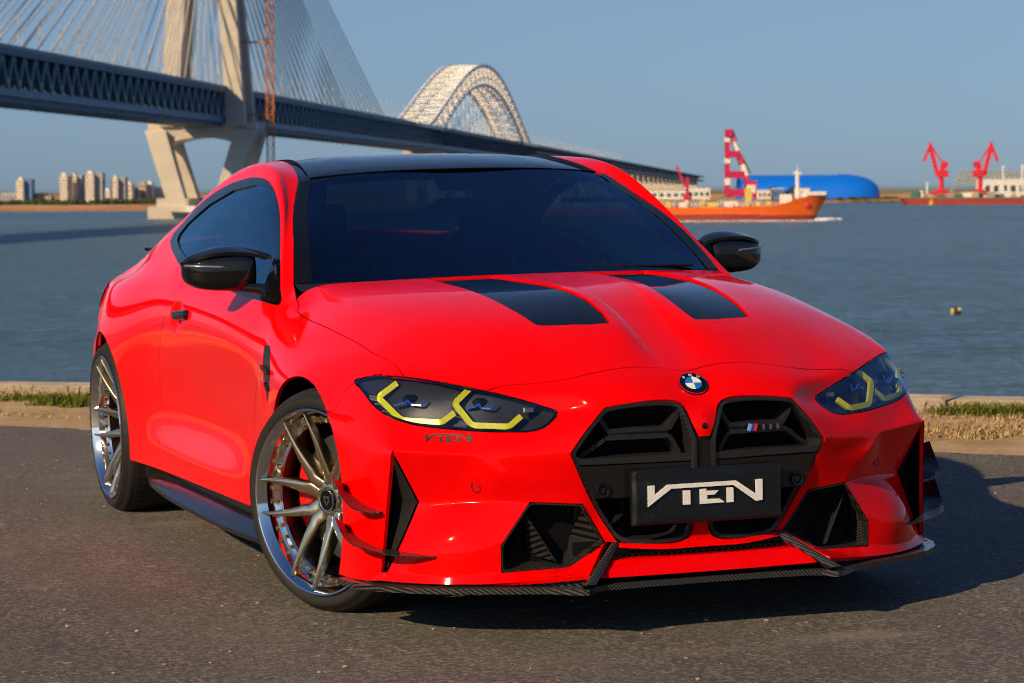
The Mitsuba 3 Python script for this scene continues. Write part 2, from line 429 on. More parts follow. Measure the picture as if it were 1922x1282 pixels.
add('dry_grass', cat_mesh([blades(26000, -1.2, .45, .62, 1.42, .012, .05, 3.), blades(46000, .35, 2.2, .20, 1.45, .015, .06, 3.), blades(9000, -1.2, 2.2, .22, .7, .008, .03, 6.), blades(2000, -1.2, 2.2, 1.2, 1.5, .03, .10)]), 'dry_grass', tw=CAR_TO_WORLD, kind='stuff', label='straw coloured dry grass on the verge', cat='grass')
gp = [blades(900, t - .05, t + .05, w - .12, w + .12, .03, .09) for t, w in ((.02, .95), (-.0, .72), (.045, 1.0), (.09, .95), (-.06, .85), (.15, .9), (.93, 1.28), (.955, 1.25), (1.03, 1.3), (.9, 1.3))]
add('green_grass', cat_mesh(gp), 'green_grass', tw=CAR_TO_WORLD, kind='stuff', label='small green grass patches in the dry verge', cat='grass')
# pebbles and chips on the asphalt
pv = []
for k in range(420):
    x, y = rg.uniform(-4.5, 4.5), rg.uniform(-4.2, 5.0)
    if (np.array([x, y]) - E0) @ nrm_ < .1:
        continue
    b = trimesh.creation.icosphere(0, rg.uniform(.003, .008)); b.apply_scale([1, rg.uniform(.6, 1.4), .6]); b.apply_translation([x, y, .003]); pv.append(b)
add('pebbles', cat_mesh(pv), 'concrete_edge', tw=CAR_TO_WORLD, kind='stuff', label='tiny pale stone chips scattered on the asphalt', cat='pebbles')
# river, far banks, land
add('river', trimesh.Trimesh([(-9000, 14, SEA), (9000, 14, SEA), (9000, 9000, SEA), (-9000, 9000, SEA)], [[0, 1, 2], [0, 2, 3]], process=False), 'water', tw=FARW, kind='structure')
rb = np.random.default_rng(12)


def bank(name, xs, f0, depth, ztop, m, seed):
    w = (meshkit.fbm(np.stack([xs * .02, 0 * xs + seed, 0 * xs], 1), 4) - .5)
    r = [np.stack([xs, f0 + 30 * w - 4, np.full(len(xs), SEA - .5)], 1), np.stack([xs, f0 + 30 * w + 8, SEA + ztop * (.75 + .5 * w)], 1), np.stack([xs, f0 + 60 + 0 * w, SEA + ztop + w], 1), np.stack([xs * 4, f0 + depth + 0 * w, np.full(len(xs), SEA + ztop)], 1)]
    return add(name, grid_mesh(np.array(r)), m, tw=FARW, kind='structure', smooth=True)


bank('far_bank', np.linspace(-520, -40, 160), 1416, 5000, 3.0, 'bank_earth', 2)
bank('far_quay', np.linspace(60, 620, 160), 1925, 4500, 2.2, 'bank_earth', 5)
add('far_plain', trimesh.Trimesh([(-9000, 2300, SEA + 2.2), (9000, 2300, SEA + 2.2), (12000, 30000, SEA + 3), (-12000, 30000, SEA + 3)], [[0, 1, 2], [0, 2, 3]], process=False), 'far_land', tw=FARW, kind='structure')
# ---------------------------------------------------------------- across the river
mat('concrete', mikit.proc(lambda p, n, uv: mix((.46, .41, .34), (.60, .55, .47), fbm(p.x * .12, p.y * .12, p.z * .25, 4))), .85, spec=.2)
mat('steel_blue', (.045, .10, .16), .55, spec=.3)
mat('steel_pale', (.12, .20, .28), .5, spec=.3)
mat('cream_plate', (.62, .55, .42), .6)
mat('cable_grey', (.42, .43, .44), .6, spec=.3)
mat('arch_white', (.76, .76, .74), .6, spec=.3)
mat('mast_orange', (.50, .17, .05), .6)
mat('hull_orange', mikit.proc(lambda p, n, uv: mix((.78, .115, .006), (.86, .16, .012), fbm(p.x * .2, p.y * .2, p.z * .9, 4))), .5)
mat('hull_red', mikit.proc(lambda p, n, uv: mix((.28, .035, .03), (.36, .06, .045), fbm(p.x * .2, p.y * .2, p.z * .9, 4))), .6)
mat('ship_white', (.72, .72, .70), .5); mat('ship_yellow', (.62, .50, .10), .5); mat('ship_grey', (.30, .31, .32), .6)
mat('crane_red', (.68, .02, .04), .5); mat('crane_magenta', (.52, .012, .08), .5); mat('crane_white', (.74, .70, .66), .5)
mat('shed_blue', (.003, .17, .80), .45); mat('shed_dark', (.02, .035, .06), .7)
mat('wall_cream', (.70, .63, .53), .8); mat('wall_white', (.70, .69, .66), .7); mat('wall_blue', (.10, .20, .42), .5); mat('wall_grey', (.34, .35, .37), .8); mat('wall_tan', (.46, .36, .26), .8)
mat('window_dark', (.04, .06, .09), .2)
mat('leaf_green', mikit.proc(lambda p, n, uv: mix((.025, .045, .018), (.075, .10, .04), noise(p.x * .5, p.y * .5, p.z * .5))), .9, spec=.1)
mat('deck_green', (.07, .16, .11), .7); mat('foam', (.75, .78, .78), .9); mat('buoy_yellow', (.70, .40, .02), .5)


def Fa(name, mesh, m, parent=None, smooth=False, **k):
    return add(name, mesh, m, parent, smooth=smooth, tw=FARW, **k)


TH = math.atan(.0905); TO = np.array([-105.5, 1003.])


def B(a, l, z):
    return np.array([TO[0] + a * math.sin(TH) + l * math.cos(TH), TO[1] + a * math.cos(TH) - l * math.sin(TH), z])


def bbox(a0, a1, l0, l1, z0, z1):
    v = [B(a, l, z) for z in (z0, z1) for a, l in ((a0, l0), (a0, l1), (a1, l1), (a1, l0))]
    m = trimesh.Trimesh(v, [[0, 1, 2], [0, 2, 3], [4, 6, 5], [4, 7, 6]] + [q for i in range(4) for q in ([i, i + 4, (i + 1) % 4 + 4], [i, (i + 1) % 4 + 4, (i + 1) % 4])], process=False)
    m.fix_normals(); return m


def bridge():
    K = thing('cable_stayed_bridge', 'long blue-grey double deck truss bridge hung from a concrete tower', 'bridge')
    zt, zb, w = 36.9, 26.2, 8.0
    Fa('deck', bbox(-900, 7000, -w - 1, w + 1, zt - 1.6, zt), 'steel_blue', K); Fa('bottom_chord', bbox(-900, 7000, -w, w, zb - .9, zb + 1.2), 'steel_pale', K); Fa('underside', bbox(-900, 7000, -w + 1, w - 1, zb - 2.4, zb - .9), 'steel_blue', K)
    Fa('parapet', cat_mesh([bbox(-900, 7000, l, l + .25, zt, zt + .9) for l in (w + .8, -w - 1)]), 'steel_pale', K)
    P = 10.8; rest = []
    for k in range(-70, 300):
        a = k * P
        for l, near in ((w - .2, True), (-w + .2, False)):
            for d in (bar(B(a, l, zb + 1), B(a + P / 2, l, zt - 1.2), .9, .9), bar(B(a + P / 2, l, zt - 1.2), B(a + P, l, zb + 1), .9, .9)):
                if near and -34 <= k < 55 and not -1 <= k < 1:
                    Fa('truss_diagonal', d, 'steel_pale', K)
                elif k < 120:
                    rest.append(d)
        if k < 130:
            rest.append(bbox(a - .4, a + .4, -w + .5, w - .5, zt - 3.2, zt - 1.6))
    Fa('far_truss', cat_mesh(rest), 'steel_blue', K, kind='stuff')
    for k in range(-34, 60):
        Fa('cross_frame', bbox(k * P - .2, k * P + .2, w - .9, w + .5, zb + 1.2, zb + 3.4), 'cream_plate', K)
    Fa('truss_panel', cat_mesh([bbox(-900, 7000, -w + .2, -w + .5, zb + 4.0, zt - 2)] + [bbox(k * P + 1.7, k * P + P - 1.7, -w + .2, -w + .5, zb + 1.2, zb + 4.0) for k in range(-70, 640)]), 'steel_blue', K, kind='stuff')
    lp = [bar(B(k * 21.6, l, zt), B(k * 21.6, l, zt + 9), .25, .25) for k in range(-20, 120) for l in (w, -w)]
    Fa('lamp_posts', cat_mesh(lp), 'cable_grey', K, kind='stuff')
    # tower: four columns above, four below, cross beam, base
    def column(l0, z0, l1, z1, a0, a1, wl, wa):
        c0, c1 = (l0, a0), (l1, a1); v = []
        for (l, a), z, g in ((c0, z0, 1.), (c1, z1, .92)):
            v += [B(a + q * wa / 2 * g, l + p * wl / 2 * g, z) for p, q in ((-1, -1), (1, -1), (1, 1), (-1, 1))]
        m = trimesh.Trimesh(v, [[0, 1, 2], [0, 2, 3], [4, 6, 5], [4, 7, 6]] + [q for i in range(4) for q in ([i, i + 4, (i + 1) % 4 + 4], [i, (i + 1) % 4 + 4, (i + 1) % 4])], process=False)
        m.fix_normals(); return m
    for s, off in ((-1, -11.4), (1, 12.2)):
        for a in (-9, 9):
            Fa('tower_leg', column(off, 24., s * 2.6, 158, a, a * .25, 6.4, 4.6), 'concrete', K)
            Fa('tower_leg', column(s * 15.6, 22.5, s * 7.2, -5, a * 1.05, a * 1.3, 7.2, 6.4), 'concrete', K)
        Fa('tower_web', column(off - s * .6, 24., s * 2.4, 158, 0, 0, 3.2, 9), 'concrete', K)
    arc = np.linspace(-1, 1, 24)
    cb = Polygon([(-18.8, 25.2)] + [(-18.8, 22.6)] + [(-14.5, 17.5)] + [(13 * t, 17.6 + 2.6 * (1 - t * t)) for t in arc] + [(14.5, 17.5), (18.8, 22.6), (18.8, 25.2)])
    q = trimesh.creation.extrude_polygon(cb, 18, engine='earcut'); v = q.vertices; Fa('cross_beam', trimesh.Trimesh([B(p[2] - 9, p[0], p[1]) for p in v], q.faces, process=False), 'concrete', K)
    Fa('pile_cap', bbox(-17, 17, -17.5, 17.5, SEA - 2, SEA + 4.2), 'concrete', K); Fa('pedestal', cat_mesh([bbox(-14, 14, s * 9 - 6, s * 9 + 5, SEA + 4.2, SEA + 7) for s in (-1, 1)]), 'concrete', K)
    for s in (-1, 1):
        for l in (-1, 1):
            for k in range(27):
                a = s * (22 + 14.4 * k); z = 92 + 60 * (k / 26) ** .8
                Fa('cable', bar(B(a, l * (w + .6), zt), B(s * 2.2, l * (.8 + 2.2 * (158 - z) / 66), z), .34, .34), 'cable_grey', K)
    for k, (px_l, a) in enumerate(((0, 620), (0, 760), (0, 1500), (0, 1640))):
        Fa('pier', cat_mesh([bbox(a - 3, a + 3, l - 3.2, l + 3.2, SEA - 1, zb - 4) for l in (-6, 6)] + [bbox(a - 4, a + 4, -11, 11, zb - 6.5, zb - 2.4)]), 'concrete', K)
    a = 1900
    while a < 6400:
        for l in (-5.5, 5.5):
            Fa('pier', bbox(a - 4, a + 4, l - 3.0, l + 3.0, SEA - 1, zb - 2.4), 'concrete', K)
        a += 150 + (a - 1900) * .02
    # lattice mast beside the tower
    M = thing('lattice_mast', 'tall thin orange lattice crane mast beside the bridge tower', 'crane mast')
    c = np.array([-83.2, 1000.]); h = 1.15; z0, z1 = 0., 112.
    for i in (-1, 1):
        for j in (-1, 1):
            Fa('rail', bar((c[0] + i * h, c[1] + j * h, z0), (c[0] + i * h, c[1] + j * h, z1), .34, .34), 'mast_orange', M)
    br = []
    for k in range(38):
        z = z0 + k * 2.95
        for i, j, i2, j2 in ((-1, -1, 1, -1), (1, -1, 1, 1), (1, 1, -1, 1), (-1, 1, -1, -1)):
            br += [bar((c[0] + i * h, c[1] + j * h, z), (c[0] + i2 * h, c[1] + j2 * h, z + 2.95), .2, .2), bar((c[0] + i * h, c[1] + j * h, z), (c[0] + i2 * h, c[1] + j2 * h, z), .2, .2)]
    Fa('bracing', cat_mesh(br), 'mast_orange', M, kind='stuff')
    for z in (53.0, 28.):
        Fa('tie', bar((-93, 1001, z), (c[0] + 1.2, c[1], z), .9, .6), 'mast_orange', M)


def arch_bridge():
    K = thing('arch_bridge', 'white steel lattice arch bridge rising behind the truss bridge', 'bridge')
    a0, a1 = 560., 1330.; zs = 20.
    t = np.linspace(-1, 1, 61); ac = (a0 + a1) / 2 - 45; A = ac + t * (a1 - a0) / 2
    up = 31 + 51.5 * np.cos(t * np.pi / 2) ** 1.45; lo = 14 + 58.0 * np.cos(np.clip(t * 1.12, -1, 1) * np.pi / 2) ** .85 - 2
    lo = np.maximum(lo, 36.4); up = np.maximum(up, 36.6)
    for l in (-9.8, 9.8):
        U = np.array([B(a, l, z) for a, z in zip(A, up)]); L = np.array([B(a, l, z) for a, z in zip(A, lo)])
        Fa('upper_chord', tube(U, 1.1, 6), 'arch_white', K, True); Fa('lower_chord', tube(L, 1.1, 6), 'arch_white', K, True)
        w = []
        for k in range(60):
            w += [bar(U[k], L[k], .9, .9), bar(U[k], L[k + 1], .7, .7) if k % 2 else bar(L[k], U[k + 1], .7, .7)]
        Fa('web', cat_mesh(w), 'arch_white', K, kind='stuff')
        hg = [bar(L[k], (*L[k][:2], 36.5), .35, .35) for k in range(4, 57, 2) if L[k][2] > 40]
        Fa('hangers', cat_mesh(hg), 'arch_white', K, kind='stuff')
    lb = []
    for k in range(0, 60):
        for Z in (up, lo):
            p, q, r = B(A[k], -9.8, Z[k]), B(A[k], 9.8, Z[k]), B(A[k + 1], 9.8, Z[k + 1])
            lb.append(bar(p, q, 1.0, 1.0))
            if k % 2 == 0:
                lb += [bar(p, B(A[k + 1], 0, Z[k + 1]), .7, .7), bar(q, B(A[k + 1], 0, Z[k + 1]), .7, .7)]
    Fa('lateral_bracing', cat_mesh(lb), 'arch_white', K, kind='stuff')


def ship():
    K = thing('cargo_ship', 'orange cargo ship with red waterline and white foremast steaming right', 'ship')
    f = 820.; L = 92.; bow = 90.3; b = 6.6
    x = bow - L * np.r_[0, .012, .03, .055, .09, .14, .22, .35, .6, .85, .97, 1.]
    half = b * np.array([.02, .22, .42, .62, .80, .93, 1, 1, 1, 1, .93, .85]); top = SEA + np.array([8.0, 7.8, 7.5, 7.2, 6.6, 5.1, 4.35, 4.0, 4.0, 4.2, 4.4, 4.4])
    rake = np.array([5.0, 3.6, 2.5, 1.5, .8, .3, 0, 0, 0, 0, -.4, -.8])
    def shell(z0, z1s, inset):
        rows = []
        for i in range(12):
            zt = z1s[i] if np.ndim(z1s) else z1s; g0 = np.clip((SEA + 8 - z0) / 9, 0, 1); g1 = np.clip((SEA + 8 - zt) / 9, 0, 1)
            rows.append([(x[i] - rake[i] * g0, f - half[i] * (1 - .30 * g0 * (i < 6)), z0), (x[i] - rake[i] * g1, f - half[i] * (1 - .30 * g1 * (i < 6)), zt), (x[i] - rake[i] * g1, f + half[i] * (1 - .30 * g1 * (i < 6)), zt), (x[i] - rake[i] * g0, f + half[i] * (1 - .30 * g0 * (i < 6)), z0)])
        return grid_mesh(np.array(rows))
    Fa('hull', shell(SEA + 1.75, top, 0), 'hull_orange', K, 20); Fa('boot_topping', shell(SEA - 1.2, SEA + 1.75, 0), 'hull_red', K, 20)
    Fa('fender_rail', bar((x[6], f - b - .1, SEA + 1.9), (x[10], f - b - .1, SEA + 1.9), .3, .3), 'hull_red', K)
    Fa('bulwark', box((bow - 7.0, f - 4, SEA + 7.3), (bow - 1.2, f + 4, SEA + 8.3)), 'ship_white', K)
    an = trimesh.creation.icosphere(2, .9); an.apply_scale([1, .5, 1]); an.apply_translation([bow - 6.6, f - 4.0, SEA + 4.4]); Fa('anchor_pocket', an, 'crane_red', K, True)
    m = thing_part = Fa('foremast', cat_mesh([trimesh.creation.cylinder(radius=.55, segment=[(81.3, f, SEA + 5), (81.3, f, SEA + 14.4)], sections=10), box((80.2, f - .4, SEA + 13.2), (82.4, f + .4, SEA + 13.9)), trimesh.creation.cylinder(radius=.14, segment=[(81.3, f, SEA + 14), (81.3, f, SEA + 16)], sections=6)]), 'ship_white', K)
    Fa('deck_house', box((76.5, f - 3, SEA + 5), (79.5, f + 3, SEA + 7.6)), 'ship_white', K); Fa('deck_house', box((82.4, f - 3, SEA + 6), (85.2, f + 3, SEA + 7.9)), 'ship_white', K)
    Fa('derrick_post', box((66.4, f - 1, SEA + 4), (68.2, f + 1, SEA + 9.4)), 'ship_yellow', K)
    r = np.random.default_rng(3)
    for k in range(14):
        x0 = 8 + k * 4.7; Fa('hatch_cover', box((x0, f - 4.6, SEA + 4), (x0 + 4.3, f + 4.6, SEA + 5.4 + .3 * (k % 2))), ('ship_grey', 'ship_yellow', 'ship_white')[k % 3], K)
    for k in range(9):
        x0 = 38 + k * 3.9 + r.uniform(-1, 1); Fa('deck_fitting', box((x0, f - 5.6, SEA + 4), (x0 + r.uniform(.6, 1.6), f - 4.8, SEA + 4.6 + r.uniform(.5, 2.2))), ('ship_white', 'ship_yellow', 'ship_grey')[k % 3], K)
    rl = [bar((x0, f - 6.3, SEA + 4), (x0, f - 6.3, SEA + 5.2), .1, .1) for x0 in np.arange(10, 76, 1.5)] + [bar((10, f - 6.3, SEA + z), (76, f - 6.3, SEA + z), .08, .08) for z in (4.7, 5.2)]
    Fa('railing', cat_mesh(rl), 'ship_white', K, kind='stuff')
    Fa('bridge_house', cat_mesh([box((3, f - 6, SEA + 4), (14, f + 6, SEA + 11)), box((4, f - 6.5, SEA + 11), (12, f + 6.5, SEA + 13.6))]), 'ship_white', K)
    # bow wave
    n = 900; rr = np.random.default_rng(9); px = np.concatenate([bow - 1.5 + rr.normal(0, 1.6, 420), bow - rr.uniform(3, 60, 480)]); py = f - np.interp(bow - px, [0, 8, 30, 60], [1.0, 6.6, 7.2, 7.6]) - rr.exponential(.9, n)
    dots = []
    for a, c in zip(px, py):
        o = trimesh.creation.icosphere(0, rr.uniform(.12, .42) * (1.2 if a > bow - 4 else .6)); o.apply_scale([2.2, 1.4, .8]); o.apply_translation([a, c, SEA + rr.uniform(0, .55 if a > bow - 4 else .2)]); dots.append(o)
    Fa('bow_wave', cat_mesh(dots), 'foam', kind='stuff', label='white foam thrown up along the hull of the orange ship', cat='foam')


def banded(a, b, w, n, mats, K, name):
    a, b = np.array(a, float), np.array(b, float)
    for k in range(n):
        p, q = a + (b - a) * k / n, a + (b - a) * (k + 1) / n; Fa(name, bar(p, q, w, w), mats[k % 2], K)


def port():
    Z = SEA + 2.4
    # floating sheerlegs
    f = 1130.; K = thing('floating_crane', 'red and white banded A-frame sheerlegs crane behind the ship', 'crane'); S = lambda u, v: ((u - 961) / 5412.23 * f, 1.313 + (356 - v) / 5412.23 * f)
    for dy in (-1.5, 1.5):
        (x0, z0), (x1, z1) = S(1366, 368), S(1366, 246); banded((x0, f + dy * 2, z0), (x1, f + dy, z1), 1.7, 6, ('crane_magenta', 'crane_white')[::1], K, 'leg')
        (x0, z0), (x1, z1) = S(1408, 352), S(1373, 246); banded((x0, f + dy * 2, z0), (x1, f + dy, z1), 1.7, 5, ('crane_magenta', 'crane_white')[::1], K, 'back_leg')
    for v, u1 in ((290, 1384), (328, 1394), (362, 1404), (250, 1372)):
        (x0, z0), (x1, _) = S(1364, v), S(u1, v); Fa('tie', box((x0 - .8, f - 3.5, z0 - 1.4), (x1 + .8, f - 2.5, z0 + 1.4)), 'crane_magenta', K)
    (x0, z0), (x1, z1) = S(1376, 258), S(1411, 326); Fa('stay', cat_mesh([bar((x0, f + d, z0), (x1, f + d, z1), .35, .35) for d in (-3, 0, 3)]), 'ship_grey', K)
    (x0, z0), (x1, z1) = S(1398, 340), S(1420, 372); Fa('winch_house', box((x0, f - 4, z1), (x1, f + 4, z0)), 'crane_magenta', K); Fa('winch_house', box((x0 + .6, f - 4.2, z1 + 2), (x1 - .6, f - 4.0, z0 - 1.5)), 'crane_white', K)
    (x0, z0), (x1, z1) = S(1345, 392), S(1440, 372); Fa('pontoon', box((x0, f - 9, SEA - 1), (x1, f + 9, SEA + 2.6)), 'ship_grey', K)
    # blue hall
    f = 1935.; K = thing('blue_hall', 'long bright blue vaulted storage hall with a rounded end', 'building'); s = f / 5412.23
    xs0, xs1 = (1392 - 961) * s, (1598 - 961) * s; zt = 1.313 + (354 - 327) * s
    g = np.linspace(0, np.pi, 25); prof = [(-22 * math.cos(q), (zt - Z) * math.sin(q) ** .8) for q in g]
    rows = [[(x, f + 24 + a, Z + h) for a, h in prof] for x in np.linspace(xs0, xs1, 12)]; Fa('roof', grid_mesh(np.array(rows)), 'shed_blue', K, True)
    rr = np.linspace(0, 1, 14); xe = xs1 + (1676 - 1598) * s * np.sin(rr * np.pi / 2) ** .9; sc = np.cos(rr * np.pi / 2) ** .62
    Fa('end_dome', grid_mesh(np.array([[(x - 6, f + 24 + a * 1.1 * c, Z + h * 1.03 * c + .01) for a, h in prof] for x, c in zip(xe, sc)])), 'shed_blue', K, True)
    for u, wd in ((1452, 14), (1492, 17)):
        c = (u - 961) * s; ar = Polygon([(c + wd * s * math.cos(q), Z + 8.6 * math.sin(q)) for q in g]); Fa('opening', extrude(ar, f + 1.5, f + 3.5), 'shed_dark', K)
    # portal cranes
    for i, (uc, flip) in enumerate(((1767, 1), (1840, -1))):
        f = 1660.; s = f / 5412.23; K = thing('portal_crane', ('red harbour crane with its jib folded to the left', 'red harbour crane with its jib folded to the right')[i], 'crane', 'red harbour cranes on the far quay'); X = lambda du, v: np.array([(uc + flip * du - 961) * s, f, 1.313 + (353.5 - v) * s])
        Fa('base', cat_mesh([bar(X(d, 366), X(d * .45, 359), 2.2, 2.2) for d in (-17, 17, -6, 6)] + [bar(X(-18, 364), X(18, 364), 2.2, 2.0), bar(X(-9, 360), X(9, 360), 3, 2.4)]), 'crane_red', K)
        Fa('column', trimesh.creation.cylinder(radius=4.6 * s, segment=[X(0, 364), X(0, 331)], sections=12), 'crane_red', K, 40)
        Fa('cab', cat_mesh([bar(X(-8, 326), X(13, 326), 4.5, 4.0), bar(X(2, 322), X(3, 306), 2.2, 2.6)]), 'crane_red', K); Fa('counterweight', bar(X(3, 306), X(12, 311), 3.2, 3.2), 'crane_red', K)
        Fa('jib', bar(X(-7, 328), X(-21, 274), 1.9, 2.2), 'crane_red', K); Fa('tie_rod', bar(X(2, 305), X(-20, 272), .9, .9), 'crane_red', K); Fa('fly_jib', bar(X(-20, 271), X(-33, 303), 1.3, 1.5), 'crane_red', K); Fa('jib_head', bar(X(-18, 272), X(-23, 272), 2.5, 3), 'crane_red', K)
        Fa('hoist_rope', bar(X(-32, 303), X(-32.2, 338), .2, .2), 'ship_grey', K)
    # long red barge
    f = 1622.; s = f / 5412.23; K = thing('red_barge', 'very long low red hull moored under the harbour cranes', 'barge'); x0, x1 = (1694 - 961) * s, (2120 - 961) * s
    hb = Polygon([(x0, SEA + 3.6), (x0 + 3, SEA - 1), (x1, SEA - 1), (x1, SEA + 3.4)]); Fa('hull', extrude(hb, f - 9, f + 12), 'hull_red', K); Fa('deck', box((x0 + 2, f - 8.7, SEA + 3.4), (x1 - 1, f + 11.7, SEA + 4.0)), 'deck_green', K)
    r = np.random.default_rng(21)
    for k in range(26):
        x = x0 + 5 + k * (x1 - x0) / 27; w_, h_ = r.uniform(1.5, 5), r.uniform(1, 5.5); Fa('deck_cargo', box((x, f - 4 + r.uniform(-3, 3), SEA + 4), (x + w_, f + 1, SEA + 4 + h_)), ('deck_green', 'ship_white', 'wall_tan', 'deck_green', 'ship_grey')[k % 5], K)
    for u, h_ in ((1885, 56), (1921, 58), (1742, 26)):
        x = (u - 961) * s; K2 = thing('light_pole', {1885: 'white pole just right of the right harbour crane', 1921: 'white pole at the right edge of the picture', 1742: 'short white pole left of the left harbour crane'}[u], 'pole'); add('shaft', trimesh.creation.cylinder(radius=.55, segment=[(x, f + 3, SEA + 3.9), (x, f + 3, SEA + 4 + h_ * s)], sections=8), 'ship_white', K2, tw=FARW); add('lamp_head', box((x - 1.1, f + 2.5, SEA + 4 + h_ * s), (x + 1.1, f + 3.5, SEA + 4.6 + h_ * s)), 'ship_white', K2, tw=FARW)
    # white building and dark lattice gantry at the right
    def house(name, label, u0, u1, v0, v1, f, wall, roof=None, rows=2, cols=8, depth=14, cat='building', group=None, base=None):
        s = f / 5412.23; z1 = 1.313 + (356 - v0) * s; z0 = Z if base is None else base; x0, x1 = (u0 - 961) * s, (u1 - 961) * s; K = thing(name, label, cat, group)
        Fa('wall', box((x0, f, z0), (x1, f + depth, z1)), wall, K); Fa('roof', box((x0 - .4, f - .4, z1), (x1 + .4, f + depth + .4, z1 + max(.5, .04 * (z1 - z0)))), roof or wall, K)
        wz, wx = (z1 - z0) / (rows + .4), (x1 - x0) / cols
        for r_ in range(rows):
            for c in range(cols):
                Fa('window', box((x0 + (c + .22) * wx, f - .12, z0 + (r_ + .45) * wz), (x0 + (c + .78) * wx, f + .3, z0 + (r_ + .95) * wz)), 'window_dark', K)
    house('warehouse', 'long white warehouse behind the right harbour crane', 1846, 1990, 340, 362, 1990, 'wall_white', None, 1, 9, 30)
    house('warehouse', 'low white shed behind the stern of the orange ship', 1196, 1290, 357, 372, 1960, 'wall_white', 'wall_grey', 1, 7, 30)
    house('warehouse', 'white shed left of the floating crane', 1292, 1334, 354, 372, 1965, 'wall_white', None, 1, 4, 30)
    house('warehouse', 'pale shed between the floating crane and the blue hall', 1424, 1448, 358, 372, 1928, 'wall_cream', None, 1, 3, 10)
    house('container_office', 'small blue and white cabin in front of the blue hall', 1452, 1474, 355, 370, 1926, 'wall_blue', 'wall_white', 1, 3, 8)
    house('container_office', 'small white and blue cabin left of the white foremast', 1494, 1521, 354, 370, 1926, 'wall_white', 'wall_blue', 1, 3, 8)
    f = 2600.; s = f / 5412.23; K = thing('lattice_gantry', 'dark grey lattice gantry structure behind the harbour cranes', 'gantry'); lt = []
    x0, x1 = (1800 - 961) * s, (2000 - 961) * s; n = 26
    for k in range(n):
        a, b_ = x0 + (x1 - x0) * k / n, x0 + (x1 - x0) * (k + 1) / n; za, zb_ = 1.313 + (353 - 322) * s, 1.313 + (353 - 344) * s
        lt += [bar((a, f, za), (b_, f, zb_), 1., 1.), bar((a, f, zb_), (b_, f, za), 1., 1.), bar((a, f, za), (a, f, zb_), .9, .9)]
    lt += [bar((x0, f, z), (x1, f, z), 2, 2) for z in (1.313 + (353 - 322) * s, 1.313 + (353 - 344) * s)] + [bar((x0 - 9, f, Z), (x0 + 2, f, 1.313 + 31 * s), 1.6, 1.6)]
    Fa('frame', cat_mesh(lt), 'ship_grey', K, kind='stuff')
    # small red derrick, buoys, floating debris, dark boat
    f = 1700.; s = f / 5412.23; K = thing('quay_derrick', 'small slim red derrick crane in front of the viaduct', 'crane'); X = lambda u, v: np.array([(u - 961) * s, f, 1.313 + (356 - v) * s])
    Fa('jib', bar(X(1286, 350), X(1271, 311), 1.3, 1.3), 'crane_magenta', K); Fa('mast', bar(X(1291, 374), X(1291, 333), 1.8, 1.8), 'crane_magenta', K); Fa('house', bar(X(1284, 372), X(1295, 372), 4, 4), 'crane_red', K)
    for i, (x, f) in enumerate(((233.5, 1604), (295, 1606))):
        K = thing('buoy', ('yellow buoy floating in front of the left end of the red barge', 'yellow buoy floating near the right edge in front of the barge')[i], 'buoy'); Fa('float', trimesh.creation.cylinder(radius=1.5, segment=[(x, f, SEA - .6), (x, f, SEA + 1.2)], sections=12), 'buoy_yellow', K, 40); Fa('topmark', trimesh.creation.cone(radius=1.1, height=2.4, sections=10, transform=trimesh.transformations.translation_matrix([x, f, SEA + 1.2])), 'buoy_yellow', K, 40)
    K = thing('float_marker', 'small dark float bobbing alone on the near water', 'buoy'); x, f = 31.75, 206.
    o = trimesh.creation.icosphere(2, .33); o.apply_scale([1.1, 1, .95]); o.apply_translation([x, f, SEA + .22]); Fa('float', o, 'shed_dark', K, True); Fa('bracket', cat_mesh([box((x - .40, f - .36, SEA + .05), (x - .22, f - .2, SEA + .45)), box((x + .1, f - .4, SEA + .3), (x + .32, f - .25, SEA + .5))]), 'ship_yellow', K)
    f = 985.; K = thing('work_boat', 'dark flat work boat moored at the foot of the bridge tower', 'boat'); x0, x1 = (327 - 961) / 5412.23 * f, (375 - 961) / 5412.23 * f
    Fa('hull', extrude(Polygon([(x0 - .5, SEA + 2.4), (x0 + 1, SEA - .5), (x1, SEA - .5), (x1 + 1, SEA + 2.2)]), f - 3, f + 3), 'shed_dark', K); Fa('cabin', box((x1 - 4, f - 2, SEA + 2.2), (x1 - 1, f + 2, SEA + 4.4)), 'ship_white', K)
    # quay trees below the blue hall
    tree_band('quay_shrubs', 'low green shrubs along the foot of the blue hall', (1575, 1690), 1922., Z - .2, 1.5, 70)


def tree_band(name, label, us, f, z, h, n, seed=5):
    r = np.random.default_rng(seed); s = f / 5412.23; out = []
    for k in range(n):
        x = (r.uniform(*us) - 961) * s; hh = h * r.uniform(.55, 1.25)
        for j in range(5):
            b = trimesh.creation.icosphere(1, hh * r.uniform(.22, .40)); b.vertices *= 1 + .35 * (meshkit.noise(b.vertices * 3 / hh + k, j)[:, None] - .5) * 2; b.apply_translation([x + r.uniform(-.5, .5) * hh, f + r.uniform(0, 10), z + hh * r.uniform(.25, .75)]); out.append(b)
    Fa(name, cat_mesh(out), 'leaf_green', kind='stuff', label=label, cat='trees')


